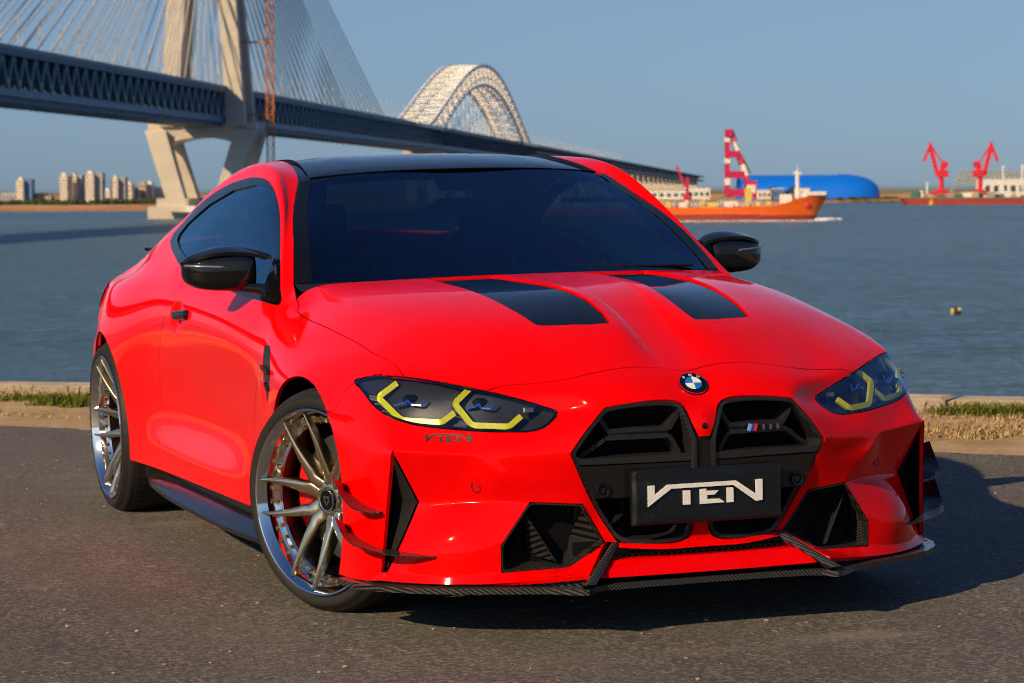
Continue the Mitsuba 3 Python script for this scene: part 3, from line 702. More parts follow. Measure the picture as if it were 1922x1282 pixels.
def city():
    Z = SEA + 3.0; f0 = 1640.
    def tower(label, u0, u1, v0, f, walls, rows, cols, side=None, group='apartment towers across the river', name='apartment_tower'):
        s = f / 5412.23; x0, x1 = (u0 - 961) * s, (u1 - 961) * s; z1 = 1.313 + (362 - v0) * s; K = thing(name, label, 'building', group); xm = x0 + (x1 - x0) * (side or 1.)
        Fa('wall', box((x0, f, Z - 1), (xm, f + 14, z1)), walls[0], K)
        if side:
            Fa('side_wing', box((xm, f + 4, Z - 1), (x1, f + 16, z1 + .6)), walls[1], K)
        Fa('roof', box((x0 + .8, f + 3, z1), (xm - 1, f + 9, z1 + 1.6)), walls[0], K)
        wz, wx = (z1 - Z) / rows, (xm - x0) / cols
        for r_ in range(rows):
            for c in range(cols):
                Fa('window', box((x0 + (c + .25) * wx, f - .08, Z + (r_ + .3) * wz), (x0 + (c + .75) * wx, f + .2, Z + (r_ + .72) * wz)), 'window_dark', K)
    tower('leftmost far tower, half cream and half blue glass', 33, 60, 337, 1700, ('wall_cream', 'wall_blue'), 10, 3, .5)
    tower('slim cream tower, left of the close pair of towers', 115, 132, 329, f0, ('wall_cream', 'wall_grey'), 14, 3, .8); tower('grey topped tower, right one of the close pair', 135, 155, 330, f0 + 20, ('wall_cream', 'wall_grey'), 14, 2, .55)
    tower('broad tallest tower with a grey right half', 163, 193, 326, f0, ('wall_cream', 'wall_grey'), 14, 3, .52); tower('cream tower nearest to the bridge tower', 211, 236, 335, f0 + 10, ('wall_cream', 'wall_grey'), 12, 2, .5)
    r = np.random.default_rng(31); u = -30
    i = 0
    names = ['wide low', 'squat', 'stepped', 'flat roofed', 'narrow', 'long', 'boxy', 'short', 'plain', 'terraced']
    blocks = [(0, 34, 366, 'long low grey block at the left edge of the picture'), (62, 98, 367, 'low grey block right of the leftmost tower'), (196, 209, 358, 'low grey block between the two broad towers'), (237, 250, 346, 'tan block just right of the last tall tower'), (251, 262, 357, 'small white block in the middle of the town'), (263, 276, 346, 'pale block with a flat roof in the town'),
              (277, 288, 345, 'tan block close to the left tower leg'), (289, 312, 356, 'grey row of flats behind the left tower leg'), (243, 300, 368, 'long white low hall at the water side of the town')]
    for u0, u1, v0, lab in blocks:
        tower(lab, u0, u1, v0, f0 + 60 + 12 * i, (('wall_grey', 'wall_tan', 'wall_white', 'wall_cream')[i % 4], 'wall_grey'), 4, 5, None, None, 'town_block'); i += 1
    tree_band('far_trees', 'dark green tree belt along the far left bank', (-60, 330), 1500., SEA + 2.6, 2.8, 190)
    tree_band('far_trees', 'green trees between the tower legs', (372, 440), 1480., SEA + 2.6, 3.5, 40, 8)


bridge()
arch_bridge()
ship()
port()
city()
# ---------------------------------------------------------------- the car: body cage (half, x >= 0, apron frame: nose towards -y, front axle at y = 0)
CG = {  # nose
 'a1': (0, -.904, .548), 'b1': (.017, -.902, .548), 'a2': (0, -.899, .605), 'b2': (.041, -.892, .600), 'a3': (0, -.872, .647), 'b3': (.066, -.880, .648),
 'a4': (0, -.824, .684), 'b4': (.066, -.822, .694), 'p4': (.18, -.826, .702), 'c4': (.312, -.822, .684),
 'sa': (0, -.776, .722), 'sb': (.062, -.763, .733), 'sp': (.19, -.757, .739), 'sc': (.332, -.755, .718), 'sd': (.45, -.722, .701),
 'gt1': (.17, -.878, .653), 'gt2': (.288, -.875, .641), 'gm': (.343, -.875, .581), 'go': (.389, -.868, .518), 'gl': (.347, -.851, .430), 'gl2': (.300, -.836, .345), 'gb': (.243, -.840, .258),
 # headlight outline
 't0': (.400, -.783, .628), 't1': (.509, -.729, .669), 't2': (.571, -.685, .689), 't3': (.660, -.610, .711), 'e0': (.755, -.512, .728), 'f0': (.806, -.444, .730), 'tip': (.845, -.325, .707),
 'l1': (.490, -.785, .578), 'l2': (.580, -.740, .580), 'l3': (.668, -.681, .586), 'l4': (.756, -.615, .597), 'h0': (.833, -.512, .634),
 # ledge and cheek
 'd1': (.508, -.812, .516), 'd2': (.622, -.753, .513), 'd3': (.692, -.712, .519), 'd4': (.761, -.674, .525), 'i0': (.832, -.630, .530),
 'q1': (.576, -.782, .467), 'q2': (.522, -.792, .422), 'io': (.486, -.797, .381),
 'r1': (.43, -.832, .45), 'it': (.347, -.842, .372), 'itip': (.274, -.819, .258),
 'x1': (.585, -.733, .385), 'x2': (.672, -.668, .381), 'vt': (.751, -.611, .380), 'vtop': (.826, -.628, .520),
 'w1': (.567, -.778, .262), 'w1b': (.655, -.745, .275), 'w2b': (.735, -.685, .275), 'w3b': (.795, -.596, .275),
 'ob': (.567, -.778, .188), 'u1': (.665, -.742, .182), 'u2': (.755, -.672, .180), 'u3': (.838, -.577, .184),
 'bi': (.383, -.824, .196),
 'k1': (.366, -.936, .186), 'k2': (.567, -.800, .160), 'k3': (.665, -.752, .157), 'k4': (.76, -.680, .156), 'k5': (.845, -.588, .158), 'k6': (.858, -.574, .158),
 # corner to arch
 'j0': (.842, -.602, .370), 'n0': (.853, -.574, .184),
 'h1': (.898, -.280, .615), 'i1': (.896, -.365, .495), 'j1': (.898, -.420, .355), 'n1': (.899, -.436, .200), 'k7': (.899, -.440, .150),
 'h2': (.929, -.090, .635), 'i2': (.925, -.150, .490), 'j2': (.920, -.150, .350), 'n2': (.915, -.150, .235), 'k8': (.912, -.150, .150),
 'h3': (.936, .100, .640), 'i3': (.930, .100, .490), 'j3': (.925, .100, .350), 'n3': (.918, .100, .235), 'k9': (.912, .100, .160),
 # hood
 'a5': (0, -.607, .796), 'b5': (.061, -.607, .799), 'p5': (.137, -.635, .812), 'c5': (.342, -.620, .790), 'd5': (.495, -.580, .770),
 'a6': (0, -.470, .852), 'b6': (.064, -.485, .852), 'p6': (.131, -.515, .866), 'c6': (.345, -.460, .860), 'd6': (.500, -.430, .838), 'g6': (.640, -.405, .803),
 'a7': (0, -.300, .912), 'b7': (.076, -.310, .913), 'p7': (.125, -.300, .927), 'c7': (.363, -.280, .904), 'd7': (.520, -.260, .884), 'g7': (.665, -.245, .849),
 'a8': (0, -.100, .947), 'b8': (.090, -.105, .950), 'p8': (.138, -.100, .951), 'c8': (.378, -.080, .936), 'd8': (.535, -.060, .919), 'g8': (.680, -.045, .885),
 'a9': (0, .100, .958), 'b9': (.100, .100, .959), 'p9': (.144, .100, .961), 'c9': (.386, .120, .953), 'd9': (.545, .140, .940), 'g9': (.690, .150, .908),
 'a10': (0, .300, .965), 'b10': (.108, .300, .965), 'p10': (.148, .300, .967), 'c10': (.388, .310, .962), 'd10': (.550, .330, .952), 'g10': (.690, .360, .926),
 'a11': (0, .440, .968), 'b11': (.110, .440, .968), 'p11': (.149, .440, .968), 'c11': (.385, .450, .965), 'd11': (.550, .490, .959), 'g11': (.690, .570, .948),
 'e1': (.777, -.364, .774), 'e2': (.790, -.235, .798), 'e3': (.799, -.060, .821), 'e4': (.801, .150, .843), 'e5': (.796, .360, .857), 'e6': (.789, .465, .869), 'e7': (.770, .548, .910),
 # fender
 'f1': (.831, -.300, .753), 'f2': (.847, -.130, .774), 'f3': (.855, .080, .790), 'f4': (.859, .280, .803), 'f5': (.857, .480, .818),
 'g1': (.880, -.200, .704), 'g2': (.903, -.030, .720), 'g3': (.911, .150, .722), 'g4': (.906, .330, .727), 'g5': (.894, .500, .735),
 'h4': (.922, .330, .625), 'h5': (.899, .500, .625), 'i4': (.916, .350, .490), 'i5': (.889, .500, .485), 'j4': (.912, .380, .350), 'j5': (.884, .500, .345), 'n4': (.906, .390, .240), 'n5': (.886, .500, .235), 'k10': (.905, .390, .165), 'k11': (.888, .500, .175),
}
# stations of the side, door to tail: y, then x at shoulder .. sill
ST_Y = [.66, .95, 1.25, 1.55, 1.80, 2.03, 2.22, 2.42, 2.63, 2.86, 3.10, 3.35, 3.60]
ROWS = {'F': ([.852, .858, .858, .856, .852, .850, .850, .855, .863, .863, .832, .785, .730], [.828, .845, .858, .868, .877, .888, .893, .893, .885, .874, .868, .866, .864]),
        'G': ([.882, .883, .880, .877, .876, .879, .887, .903, .919, .919, .878, .824, .768], [.745, .757, .766, .773, .779, .783, .781, .774, .762, .752, .750, .750, .750]),
        'H': ([.880, .868, .862, .861, .864, .872, .885, .909, .932, .939, .902, .850, .795], [.630, .620, .612, .610, .610, .610, .610, .612, .615, .622, .612, .602, .600]),
        'I': ([.869, .853, .846, .847, .852, .862, .878, .905, .931, .938, .902, .848, .790], [.480, .462, .452, .450, .450, .450, .450, .452, .460, .470, .462, .450, .440]),
        'J': ([.870, .874, .876, .878, .880, .884, .890, .902, .918, .924, .895, .845, .788], [.338, .322, .318, .318, .320, .322, .322, .322, .325, .330, .325, .320, .315]),
        'N': ([.880, .884, .884, .884, .884, .886, .890, .900, .910, .915, .888, .838, .780], [.232] * 13)}
for r, (xs, zs) in ROWS.items():
    for k, (x, y, z) in enumerate(zip(xs, ST_Y, zs)):
        CG[f'{r}{k}'] = (x, y, z)
UP = {'E': [(.806, .655, .892), (.811, .95, .906), (.811, 1.25, .917), (.808, 1.55, .935), (.804, 1.80, .953), (.798, 2.03, .976), (.793, 2.24, .975), (.794, 2.44, .965), (.797, 2.64, .948), (.785, 2.86, .930), (.748, 3.10, .918), (.705, 3.35, .912), (.660, 3.60, .906)],
      'S': [None, (.768, .915, .995), (.752, 1.15, 1.055), (.738, 1.39, 1.10), (.728, 1.62, 1.13), (.723, 1.84, 1.135), (.728, 2.05, 1.11), (.740, 2.24, 1.07)],
      'V': [(.793, .655, .922), (.727, .878, 1.077), (.681, 1.045, 1.188), (.654, 1.225, 1.266), (.641, 1.400, 1.294), (.639, 1.600, 1.297), (.648, 1.860, 1.272), (.672, 2.160, 1.213), (.706, 2.390, 1.118), (.748, 2.590, 1.030)],
      'U': [(.770, .664, .940), (.713, .858, 1.079), (.661, 1.040, 1.188), (.619, 1.220, 1.277), (.597, 1.380, 1.327), (.594, 1.600, 1.343), (.603, 1.860, 1.324), (.625, 2.160, 1.252), (.662, 2.410, 1.165), (.706, 2.660, 1.068), (.718, 2.900, .996), (.694, 3.140, .960), (.655, 3.400, .946), (.610, 3.600, .937)],
      'W': [(.742, .673, .951), (.694, .837, 1.077), (.636, 1.038, 1.183), (.570, 1.215, 1.269), (.537, 1.345, 1.307), (.504, 1.600, 1.348), (.505, 1.900, 1.345), (.515, 2.250, 1.305), (.540, 2.550, 1.232), (.580, 2.820, 1.140), (.605, 3.060, 1.052), (.600, 3.280, .998), (.580, 3.480, .975), (.555, 3.620, .966)]}
for r, pts in UP.items():
    for k, p in enumerate(pts):
        if p is not None:
            CG[f'{r}{k}'] = p
for k, (y, z) in enumerate([(3.06, 1.066), (3.28, 1.010), (3.49, .988), (3.64, .985)]):
    CG[f'Dm{k}'] = (.33, y + .02, z + .004); CG[f'Dc{k}'] = (0, y + .03, z + .006)
for r, z in (('E', .905), ('F', .862), ('G', .75), ('H', .60), ('I', .44), ('J', .315), ('N', .232)):
    CG[f'{r}t'] = (.61, 3.735, z); CG[f'{r}m'] = (.33, 3.80, z); CG[f'{r}c'] = (0, 3.815, z)
FACES = {
 'bumper': ['a1 b1 b2 a2', 'a2 b2 b3 a3', 'a3 b3 b4 a4', 'a4 b4 sb sa', 'b3 gt1 p4 b4', 'gt1 gt2 c4 p4', 'b4 p4 sp sb', 'p4 c4 sc sp', 'gt2 t0 t1 c4', 'c4 t1 sd sc', 't1 t2 sd',
            'gt2 gm l1 t0', 'gm go d1 l1', 'l1 d1 d2 l2', 'l2 d2 d3 l3', 'l3 d3 d4 l4', 'l4 d4 i0 h0', 'h0 i0 i1 h1', 'i0 j0 j1 i1', 'tip h0 h1',
            'go gl r1', 'go r1 d1', 'd1 r1 q1 d2', 'r1 q2 q1', 'gl it q2 r1', 'it io q2', 'gl gl2 it', 'gl2 gb itip it',
            'io x1 q2', 'q2 x1 q1', 'q1 x1 x2 d2', 'd2 x2 d3', 'd3 x2 vt d4', 'd4 vt vtop i0',
            'io w1 w1b x1', 'x1 w1b w2b x2', 'x2 w2b w3b vt', 'w1 ob u1 w1b', 'w1b u1 u2 w2b', 'w2b u2 u3 w3b',
            'ob k2 k3 u1', 'u1 k3 k4 u2', 'u2 k4 k5 u3', 'u3 k5 k6 n0', 'bi k1 k2 ob', 'itip k1 bi',
            'j0 n0 n1 j1', 'n0 k6 k7 n1', 'i1 j1 j2 i2', 'j1 n1 n2 j2', 'n1 k7 k8 n2', 'h1 i1 i2 h2'],
 'lens': ['t0 l1 l2 t1', 't1 l2 l3 t2', 't2 l3 l4 t3', 't3 l4 h0 e0', 'e0 h0 tip f0'],
 'hood': ['sa sb b5 a5', 'sb sp p5 b5', 'sp sc c5 p5', 'sc sd d5 c5', 'sd t2 t3 d5', 'a5 b5 b6 a6', 'b5 p5 p6 b6', 'p5 c5 c6 p6', 'c5 d5 d6 c6', 'd5 t3 g6 d6', 't3 e0 g6', 'd6 g6 g7 d7', 'g6 e0 e1 g7'] +
         [f'{a}{k} {b}{k} {b}{k+1} {a}{k+1}' for k in range(6, 11) for a, b in (('a', 'b'), ('b', 'p'), ('p', 'c'), ('c', 'd'))] + [f'd{k} g{k} g{k+1} d{k+1}' for k in range(7, 11)] +
         ['g7 e1 e2', 'g7 e2 e3 g8', 'g8 e3 e4 g9', 'g9 e4 e5 g10', 'g10 e5 e6 e7 g11'],
 'fender': ['e0 f0 f1 e1', 'e1 f1 f2 e2', 'e2 f2 f3 e3', 'e3 f3 f4 e4', 'e4 f4 f5 e5', 'e5 f5 E0 e6', 'e6 E0 V0 e7', 'e7 V0 U0', 'e7 U0 W0', 'f0 tip g1 f1', 'tip h1 g1', 'f1 g1 g2 f2', 'f2 g2 g3 f3', 'f3 g3 g4 f4', 'f4 g4 g5 f5', 'f5 g5 G0 F0', 'f5 F0 E0',
            'g1 h1 h2 g2', 'g2 h2 h3 g3', 'g3 h3 h4 g4', 'g4 h4 h5 g5', 'g5 h5 H0 G0'] +
           [f'{a}{k} {b}{k} {b}{k+1} {a}{k+1}' for k in (2, 3, 4) for a, b in (('h', 'i'), ('i', 'j'), ('j', 'n'))] + ['h5 i5 I0 H0', 'i5 j5 J0 I0', 'j5 n5 N0 J0'] + ['n2 k8 k9 n3', 'n3 k9 k10 n4', 'n4 k10 k11 n5'],
 'side': [f'{a}{k} {b}{k} {b}{k+1} {a}{k+1}' for k in range(12) for a, b in (('E', 'F'), ('F', 'G'), ('G', 'H'), ('H', 'I'), ('I', 'J'), ('J', 'N'))] +
         [f'V{k} S{k} S{k+1} V{k+1}' for k in range(1, 7)] + [f'S{k} E{k} E{k+1} S{k+1}' for k in range(1, 7)] + ['V0 E0 E1 S1', 'V0 S1 V1'] + ['V7 S7 V8', 'S7 E7 V9 V8', 'E7 E8 V9'] +
         ['U9 V9 E8', 'U9 E8 E9 U10', 'U10 E9 E10 U11', 'U11 E10 E11 U12', 'U12 E11 E12 U13'],
 'rail': [f'W{k} U{k} U{k+1} W{k+1}' for k in range(13)] + [f'U{k} V{k} V{k+1} U{k+1}' for k in range(9)],
 'tail': [f'W{k+10} W{k+11} Dm{k+1} Dm{k}' for k in range(3)] + [f'Dm{k} Dm{k+1} Dc{k+1} Dc{k}' for k in range(3)] + ['W13 U13 E12 Et', 'W13 Et Em Dm3', 'Dm3 Em Ec Dc3'] +
         [f'{a}12 {b}12 {b}t {a}t' for a, b in zip('EFGHIJ', 'FGHIJN')] + [f'{a}t {b}t {b}m {a}m' for a, b in zip('EFGHIJ', 'FGHIJN')] + [f'{a}m {b}m {b}c {a}c' for a, b in zip('EFGHIJ', 'FGHIJN')],
}
CREASE = [('go d1 d2', 1), ('d2 d3 d4 i0', 3), ('d2 q1 q2 io', 3), ('io x1 x2 vt', 3), ('i0 j0 n0 k6', 3), ('vtop i0', 9), ('k2 k3 k4 k5', 9), ('sc c5 c6 c7', 1), ('gt2 c4 sc', 2),
          ('sb b5 b6 b7 b8', 2), ('it io', 1), ('W0 W1 W2 W3 W4 W5', 2), ('k1 k2', 9), ('bi ob', 9), ('ob u1 u2 u3', 2), ('Dm3 W13', 2), ('Dc3 Dm3', 2), ('itip bi', 9),
          ('J0 J1 J2 J3 J4 J5 J6', 1), ('gt2 gm go', 1)]
FIXED = 'b1 gb go io ob bi itip it vtop vt u3 k6 k1 e7 W0 gt2 i0 w1'.split()


def build_cage():
    names = list(CG); ix = {n: i for i, n in enumerate(names)}
    V = np.array([CG[n] for n in names], float); F, tags = [], []
    for t, fs in FACES.items():
        for f in fs:
            F.append([ix[n] for n in f.split()]); tags.append(t)
    used = sorted({i for f in F for i in f}); re = {o: k for k, o in enumerate(used)}
    F = [[re[i] for i in f] for f in F]; V = V[used]; names = [names[i] for i in used]; ix = {n: i for i, n in enumerate(names)}
    # one winding
    ed = {}
    for k, f in enumerate(F):
        for a, b in zip(f, f[1:] + f[:1]):
            ed.setdefault((min(a, b), max(a, b)), []).append((k, a < b))
    bad = [tuple(names[i] for i in e) for e, x in ed.items() if len(x) > 2]
    assert not bad, bad
    done, todo = {0}, [0]
    while todo:
        k = todo.pop(); f = F[k]
        for a, b in zip(f, f[1:] + f[:1]):
            for k2, way in ed[(min(a, b), max(a, b))]:
                if k2 not in done:
                    g = F[k2]; same = any((p, q) == (a, b) for p, q in zip(g, g[1:] + g[:1]))
                    if same:
                        F[k2] = g[::-1]
                    done.add(k2); todo.append(k2)
    loose = [(tags[k], [names[i] for i in F[k]]) for k in range(len(F)) if k not in done]
    assert not loose, loose
    crease = {}
    for line, w in CREASE:
        q = line.split()
        for a, b in zip(q, q[1:]):
            a, b = ix[a], ix[b]; assert (min(a, b), max(a, b)) in ed, (line, names[a], names[b])
            crease[(min(a, b), max(a, b))] = w
    # mirror
    n = len(V); m = {}; VV = list(V)
    for i in range(n):
        if abs(V[i, 0]) < 1e-9:
            m[i] = i
        else:
            m[i] = len(VV); VV.append(V[i] * [-1, 1, 1])
    F2 = [[m[i] for i in f][::-1] for f in F]
    crease.update({(min(m[a], m[b]), max(m[a], m[b])): w for (a, b), w in list(crease.items())})
    fixed = [ix[q] for q in FIXED]; fixed += [m[i] for i in fixed]
    return np.array(VV), F + F2, [t + ':L' for t in tags] + [t + ':R' for t in tags], crease, fixed
# ---------------------------------------------------------------- the car
CAR = thing('sports_car', 'bright red coupe with black bonnet stripes, black roof, gold wheels and yellow running lights', 'car')


def C(name, mesh, m, parent=CAR, smooth=30, label=None, uv=None):
    return add(name, mesh, m, parent, smooth=smooth, tw=CAR_TO_WORLD, label=label, uv=uv)


def both(name, mesh, m, parent=CAR, smooth=30, labels2=(None, None)):
    """the part on the car's right and its mirror image on the left"""
    return C(name, mirror(mesh), m, parent, smooth, labels2[0]), C(name, mesh, m, parent, smooth, labels2[1])


def body():
    V, F, tags, cr, fx = build_cage()
    v, f, tg, _ = subdivide(V, F, tags, cr, 4, fit=4, fixed=fx)

    def faces(*names):
        return tris(f[np.isin(tg, names)])

    def out(vf, poly):
        return clip(*vf, poly, [1, 2], False)

    def inn(vf, poly, ax=(1, 2)):
        return clip(*vf, poly, list(ax), True)

    archF, archR = Point(.0, .330).buffer(.372, 64), Point(2.857, .330).buffer(.375, 64)
    lens_pts = [(.398, .630), (.425, .642), (.451, .652), (.509, .671), (.571, .689), (.642, .706), (.700, .718), (.755, .7265), (.790, .7285), (.815, .7255), (.835, .716), (.846, .706),
                (.8435, .685), (.840, .660), (.832, .638), (.815, .620), (.79, .607), (.756, .597), (.71, .5895), (.668, .585), (.58, .5785), (.51, .5765), (.475, .578), (.443, .587), (.418, .602), (.401, .618)]
    lensP = Polygon(spline(lens_pts, 160, True)); lens2 = lensP.union(affinity.scale(lensP, -1, 1, origin=(0, 0)))
    cutF = lambda vf: clip(*vf, lens2, [0, 2], False)
    C('front_bumper', panel(*cutF(out((v, faces('bumper:L', 'bumper:R', 'lens:L', 'lens:R')), archF)), .0015), 'paint_red', smooth=26)
    # bonnet with its two black vent panels
    pan = [(.338, -.472), (.348, -.40), (.358, -.33), (.368, -.20), (.379, -.06), (.387, .116), (.390, .28), (.384, .432), (.149, .428), (.150, .247), (.142, .049), (.135, -.133), (.123, -.313), (.123, -.44), (.131, -.525), (.140, -.540), (.20, -.532), (.315, -.490)]
    pan = Polygon(pan).buffer(.006).buffer(-.012).buffer(.006); panL = affinity.scale(pan, -1, 1, origin=(0, 0))
    hood = cutF((v, faces('hood:L', 'hood:R')))
    h = clip(*clip(*hood, pan, [0, 1], False), panL, [0, 1], False)
    C('hood', panel(*h, .0018), 'paint_red', smooth=26)
    for q in (panL, pan):
        pv, pf = inn(hood, q.buffer(-.0015), (0, 1)); pv = pv - [0, 0, .007]
        C('hood_vent_panel', panel(pv, pf, 0, .01), 'gloss_black', smooth=26)
    seam = [(.60, .92), (.632, .888), (.602, .82), (.578, .76), (.580, .70), (.625, .645), (.69, .60), (.755, .50), (.795, .40), (.812, .232), (.812, .0)]
    fender = Polygon([(-1, 0), (-1, .96), (.55, .96), (.625, .955), (.628, .925)] + seam[1:])
    rear = [(1.845, .952), (1.90, .905), (1.908, .86), (1.938, .81), (1.998, .75), (2.04, .69), (2.08, .59), (2.10, .47), (2.085, .36), (2.03, .25), (2.02, 0)]
    dlo = [(.640, .912), (.778, 1.007), (.976, 1.141), (1.09, 1.222), (1.15, 1.255), (1.225, 1.275), (1.36, 1.291), (1.56, 1.296), (1.81, 1.277), (2.12, 1.232), (2.31, 1.175), (2.435, 1.108), (2.452, 1.085), (2.43, 1.060), (2.34, 1.036), (2.01, .978), (1.57, .940), (1.164, .911), (.868, .898), (.632, .888)]
    gls = [(.690, .909), (.894, 1.056), (1.09, 1.195), (1.16, 1.236), (1.24, 1.256), (1.33, 1.267), (1.45, 1.270), (1.744, 1.251), (2.02, 1.200), (2.25, 1.130), (2.33, 1.088), (2.31, 1.065), (2.20, 1.041), (1.85, .985), (1.50, .953), (1.164, .925), (.868, .911), (.700, .904)]
    D1, G1 = Polygon(dlo).buffer(.008).buffer(-.016).buffer(.008), Polygon(gls).buffer(-.01).buffer(.01)
    door = Polygon([(.628, .905)] + seam[1:] + rear[::-1] + [(1.845, 1.0), (1.57, .97), (1.164, .94), (.868, .925)])
    vent = Polygon([(.530, .765), (.480, .770), (.440, .762), (.352, .690), (.352, .640), (.362, .622), (.395, .590), (.445, .640), (.487, .684), (.515, .725)])
    for s in 'RL':
        low = (v, faces(f'fender:{s}', f'side:{s}')); sgn = -1 if s == 'R' else 1
        low = cutF(out(out(out(low, archF), archR), D1))
        fd = inn(low, fender); C('fender', panel(*out(fd, vent), .0016), 'paint_red', smooth=26)
        rest = out(low, fender); dr_ = inn(rest, door)
        # the handle recess of the door
        dv, dfc = dr_
        d2 = ((dv[:, 1] - 1.785) / .085) ** 2 + ((dv[:, 2] - .806) / .052) ** 2
        dv = dv.copy(); dv[:, 0] -= sgn * .022 * np.clip(1 - d2, 0, 1) ** .6 * (np.abs(dv[:, 0]) > .8)
        dk = C('door', panel(dv, dfc, .0016), 'paint_red', smooth=26)
        hb = trimesh.util.concatenate([trimesh.creation.capsule(height=.17, radius=.017, count=[12, 10])])
        hv = hb.vertices.copy(); hb = trimesh.Trimesh(np.stack([sgn * (.876 + hv[:, 0] * .75), 1.705 + hv[:, 2], .811 + hv[:, 1] * 1.1 - .05 * (hv[:, 2] - .08)], 1), hb.faces if sgn < 0 else hb.faces[:, ::-1], process=False)
        C('handle', hb, 'gloss_black', dk, True)
        qp = out(rest, door); rl = (v, faces(f'rail:{s}')); C('quarter_panel', panel(*(lambda m: (m.vertices, m.faces))(cat_mesh([qp, rl])), .0012), 'paint_red', smooth=26)
        # window frame and panes
        up = (v, faces(f'side:{s}', f'fender:{s}')); fr = out(inn(up, D1.buffer(.002)), G1)
        fr = (fr[0] + [-sgn * .0, 0, 0], fr[1]); wf = C('window_frame', panel(*fr, 0, .012), 'gloss_black', smooth=26)
        pane = inn(up, G1.buffer(.004)); pane = (pane[0] - [sgn * .006, 0, 0], pane[1])
        split = Polygon([(0, 0), (1.705, 0), (1.748, 1.6), (0, 1.6)])
        for q, nm in ((inn(pane, split.buffer(-.002)), 'door_window'), (out(pane, split.buffer(.002)), 'quarter_window')):
            C(nm, trimesh.Trimesh(*q, process=False), 'side_glass', smooth=True)
        # fender vent: recessed black fin panel
        vp = inn((v, faces(f'fender:{s}')), vent.buffer(.003)); vp = (vp[0] - [sgn * .0015, 0, 0], vp[1])
        vk = C('fender_vent', panel(*vp, 0, .004), 'satin_black', smooth=26)
        for zz, y0, y1 in ((.692, .345, .478), (.640, .350, .445)):
            C('vent_fin', bar((sgn * .915, y0 + .01, zz), (sgn * .902, y1, zz + .012), .022, .012), 'satin_black', vk)
        for k, mm in enumerate(('m_light_blue', 'm_dark_blue', 'm_red')):
            C('vent_stripe', bar((sgn * .918, .43 - .007 * k, .658), (sgn * .918, .435 - .007 * k, .676), .003, .006), mm, vk)
    # tail
    C('tail_panel', panel(v, faces('tail:L', 'tail:R'), .001), 'paint_red', smooth=26)
    for s in (-1, 1):
        C('tail_light', trimesh.Trimesh(*clip(v + [s * .006, .006, 0], faces(f"side:{'R' if s < 0 else 'L'}", f"tail:{'R' if s < 0 else 'L'}"), Polygon([(3.42, .80), (3.42, .865), (4, .875), (4, .76), (3.6, .76)]), [1, 2], True), process=False), 'tail_red')
    # headlights
    for s in 'RL':
        sgn = -1 if s == 'R' else 1
        lv, lf = clip(v, faces(f'lens:{s}', f'bumper:{s}', f'hood:{s}', f'fender:{s}'), lensP if s == 'L' else affinity.scale(lensP, -1, 1, origin=(0, 0)), [0, 2], True)
        H = numbered('sports_car__headlight'); note(H, None)
        lens = panel(lv, lf, .0030, .004); C('lens', lens, 'lens_glass', H, 26)
        m = trimesh.Trimesh(lv, lf, process=False); m.merge_vertices(digits_vertex=6); m.remove_unreferenced_vertices()
        bowl = trimesh.Trimesh(m.vertices + np.array([-sgn * .018, .034, 0]), m.faces, process=False)
        C('bowl', bowl, 'lamp_housing', H, 26)
        # dark border of the lens, folded back to the bowl
        e = m.edges_sorted; u, c = np.unique(e, axis=0, return_counts=True); bd = u[c == 1]
        a, b = m.vertices[bd[:, 0]], m.vertices[bd[:, 1]]; off = np.array([-sgn * .018, .034, 0]); k = len(bd)
        cen = m.vertices.mean(0)
        q = np.stack([a, b, b + off, a + off], 1).reshape(-1, 3); i = np.arange(k) * 4
        wall = trimesh.Trimesh(q, np.vstack([np.stack([i, i + 1, i + 2], 1), np.stack([i, i + 2, i + 3], 1)]), process=False)
        i2 = lambda p: p + (cen - p) * (.010 / np.maximum(np.linalg.norm(cen - p, axis=1, keepdims=True), .05)) + np.array([-sgn * .002, .003, 0])
        q = np.stack([a + [0, .002, 0], b + [0, .002, 0], i2(b), i2(a)], 1).reshape(-1, 3)
        rim = trimesh.Trimesh(q, np.vstack([np.stack([i, i + 1, i + 2], 1), np.stack([i, i + 2, i + 3], 1)]), process=False)
        C('rim', cat_mesh([wall, rim]), 'gloss_black', H, False)
        X = lambda pts: [(sgn * x, y, z) for x, y, z in pts]
        # hooked running lights
        outer = [(.772, -.497, .706), (.822, -.480, .668), (.783, -.570, .607), (.690, -.645, .602), (.655, -.655, .627)]
        inner = [(.603, -.640, .692), (.650, -.646, .654), (.616, -.695, .594), (.526, -.748, .590), (.490, -.745, .616)]
        for pts in (outer, inner):
            q = np.array(pts); p = [q[0]]
            for k in range(1, 4):
                p += list(spline([q[k] + (q[k - 1] - q[k]) * .16, q[k] + (q[k - 1] + q[k + 1] - 2 * q[k]) * .035, q[k] + (q[k + 1] - q[k]) * .16], 6))
            p = spline(p + [q[4]], 3) if False else np.array(p + [q[4]])
            tb = [bar(X([p[k] - (p[k + 1] - p[k]) * .06])[0], X([p[k + 1] + (p[k + 1] - p[k]) * .06])[0], .0165, .010, up=(sgn * .25, -.9, .25)) for k in range(len(p) - 1)]
            lk = C('running_light', cat_mesh(tb), 'drl_yellow', H, False); scene[lk]['emitter'] = {'type': 'area', 'radiance': rgb(1.0, 1.0, .0)}
            p = np.vstack([spline(p, 40)])
            # ribbed light guide beside the hook
            rb = [bar(X([p[k] + np.array([.010, .006, .000])])[0], X([p[k] + np.array([.028, .012, .004])])[0], .003, .003) for k in range(6, 22, 2)]
            C('light_guide', cat_mesh(rb), 'lamp_grey', H, False)
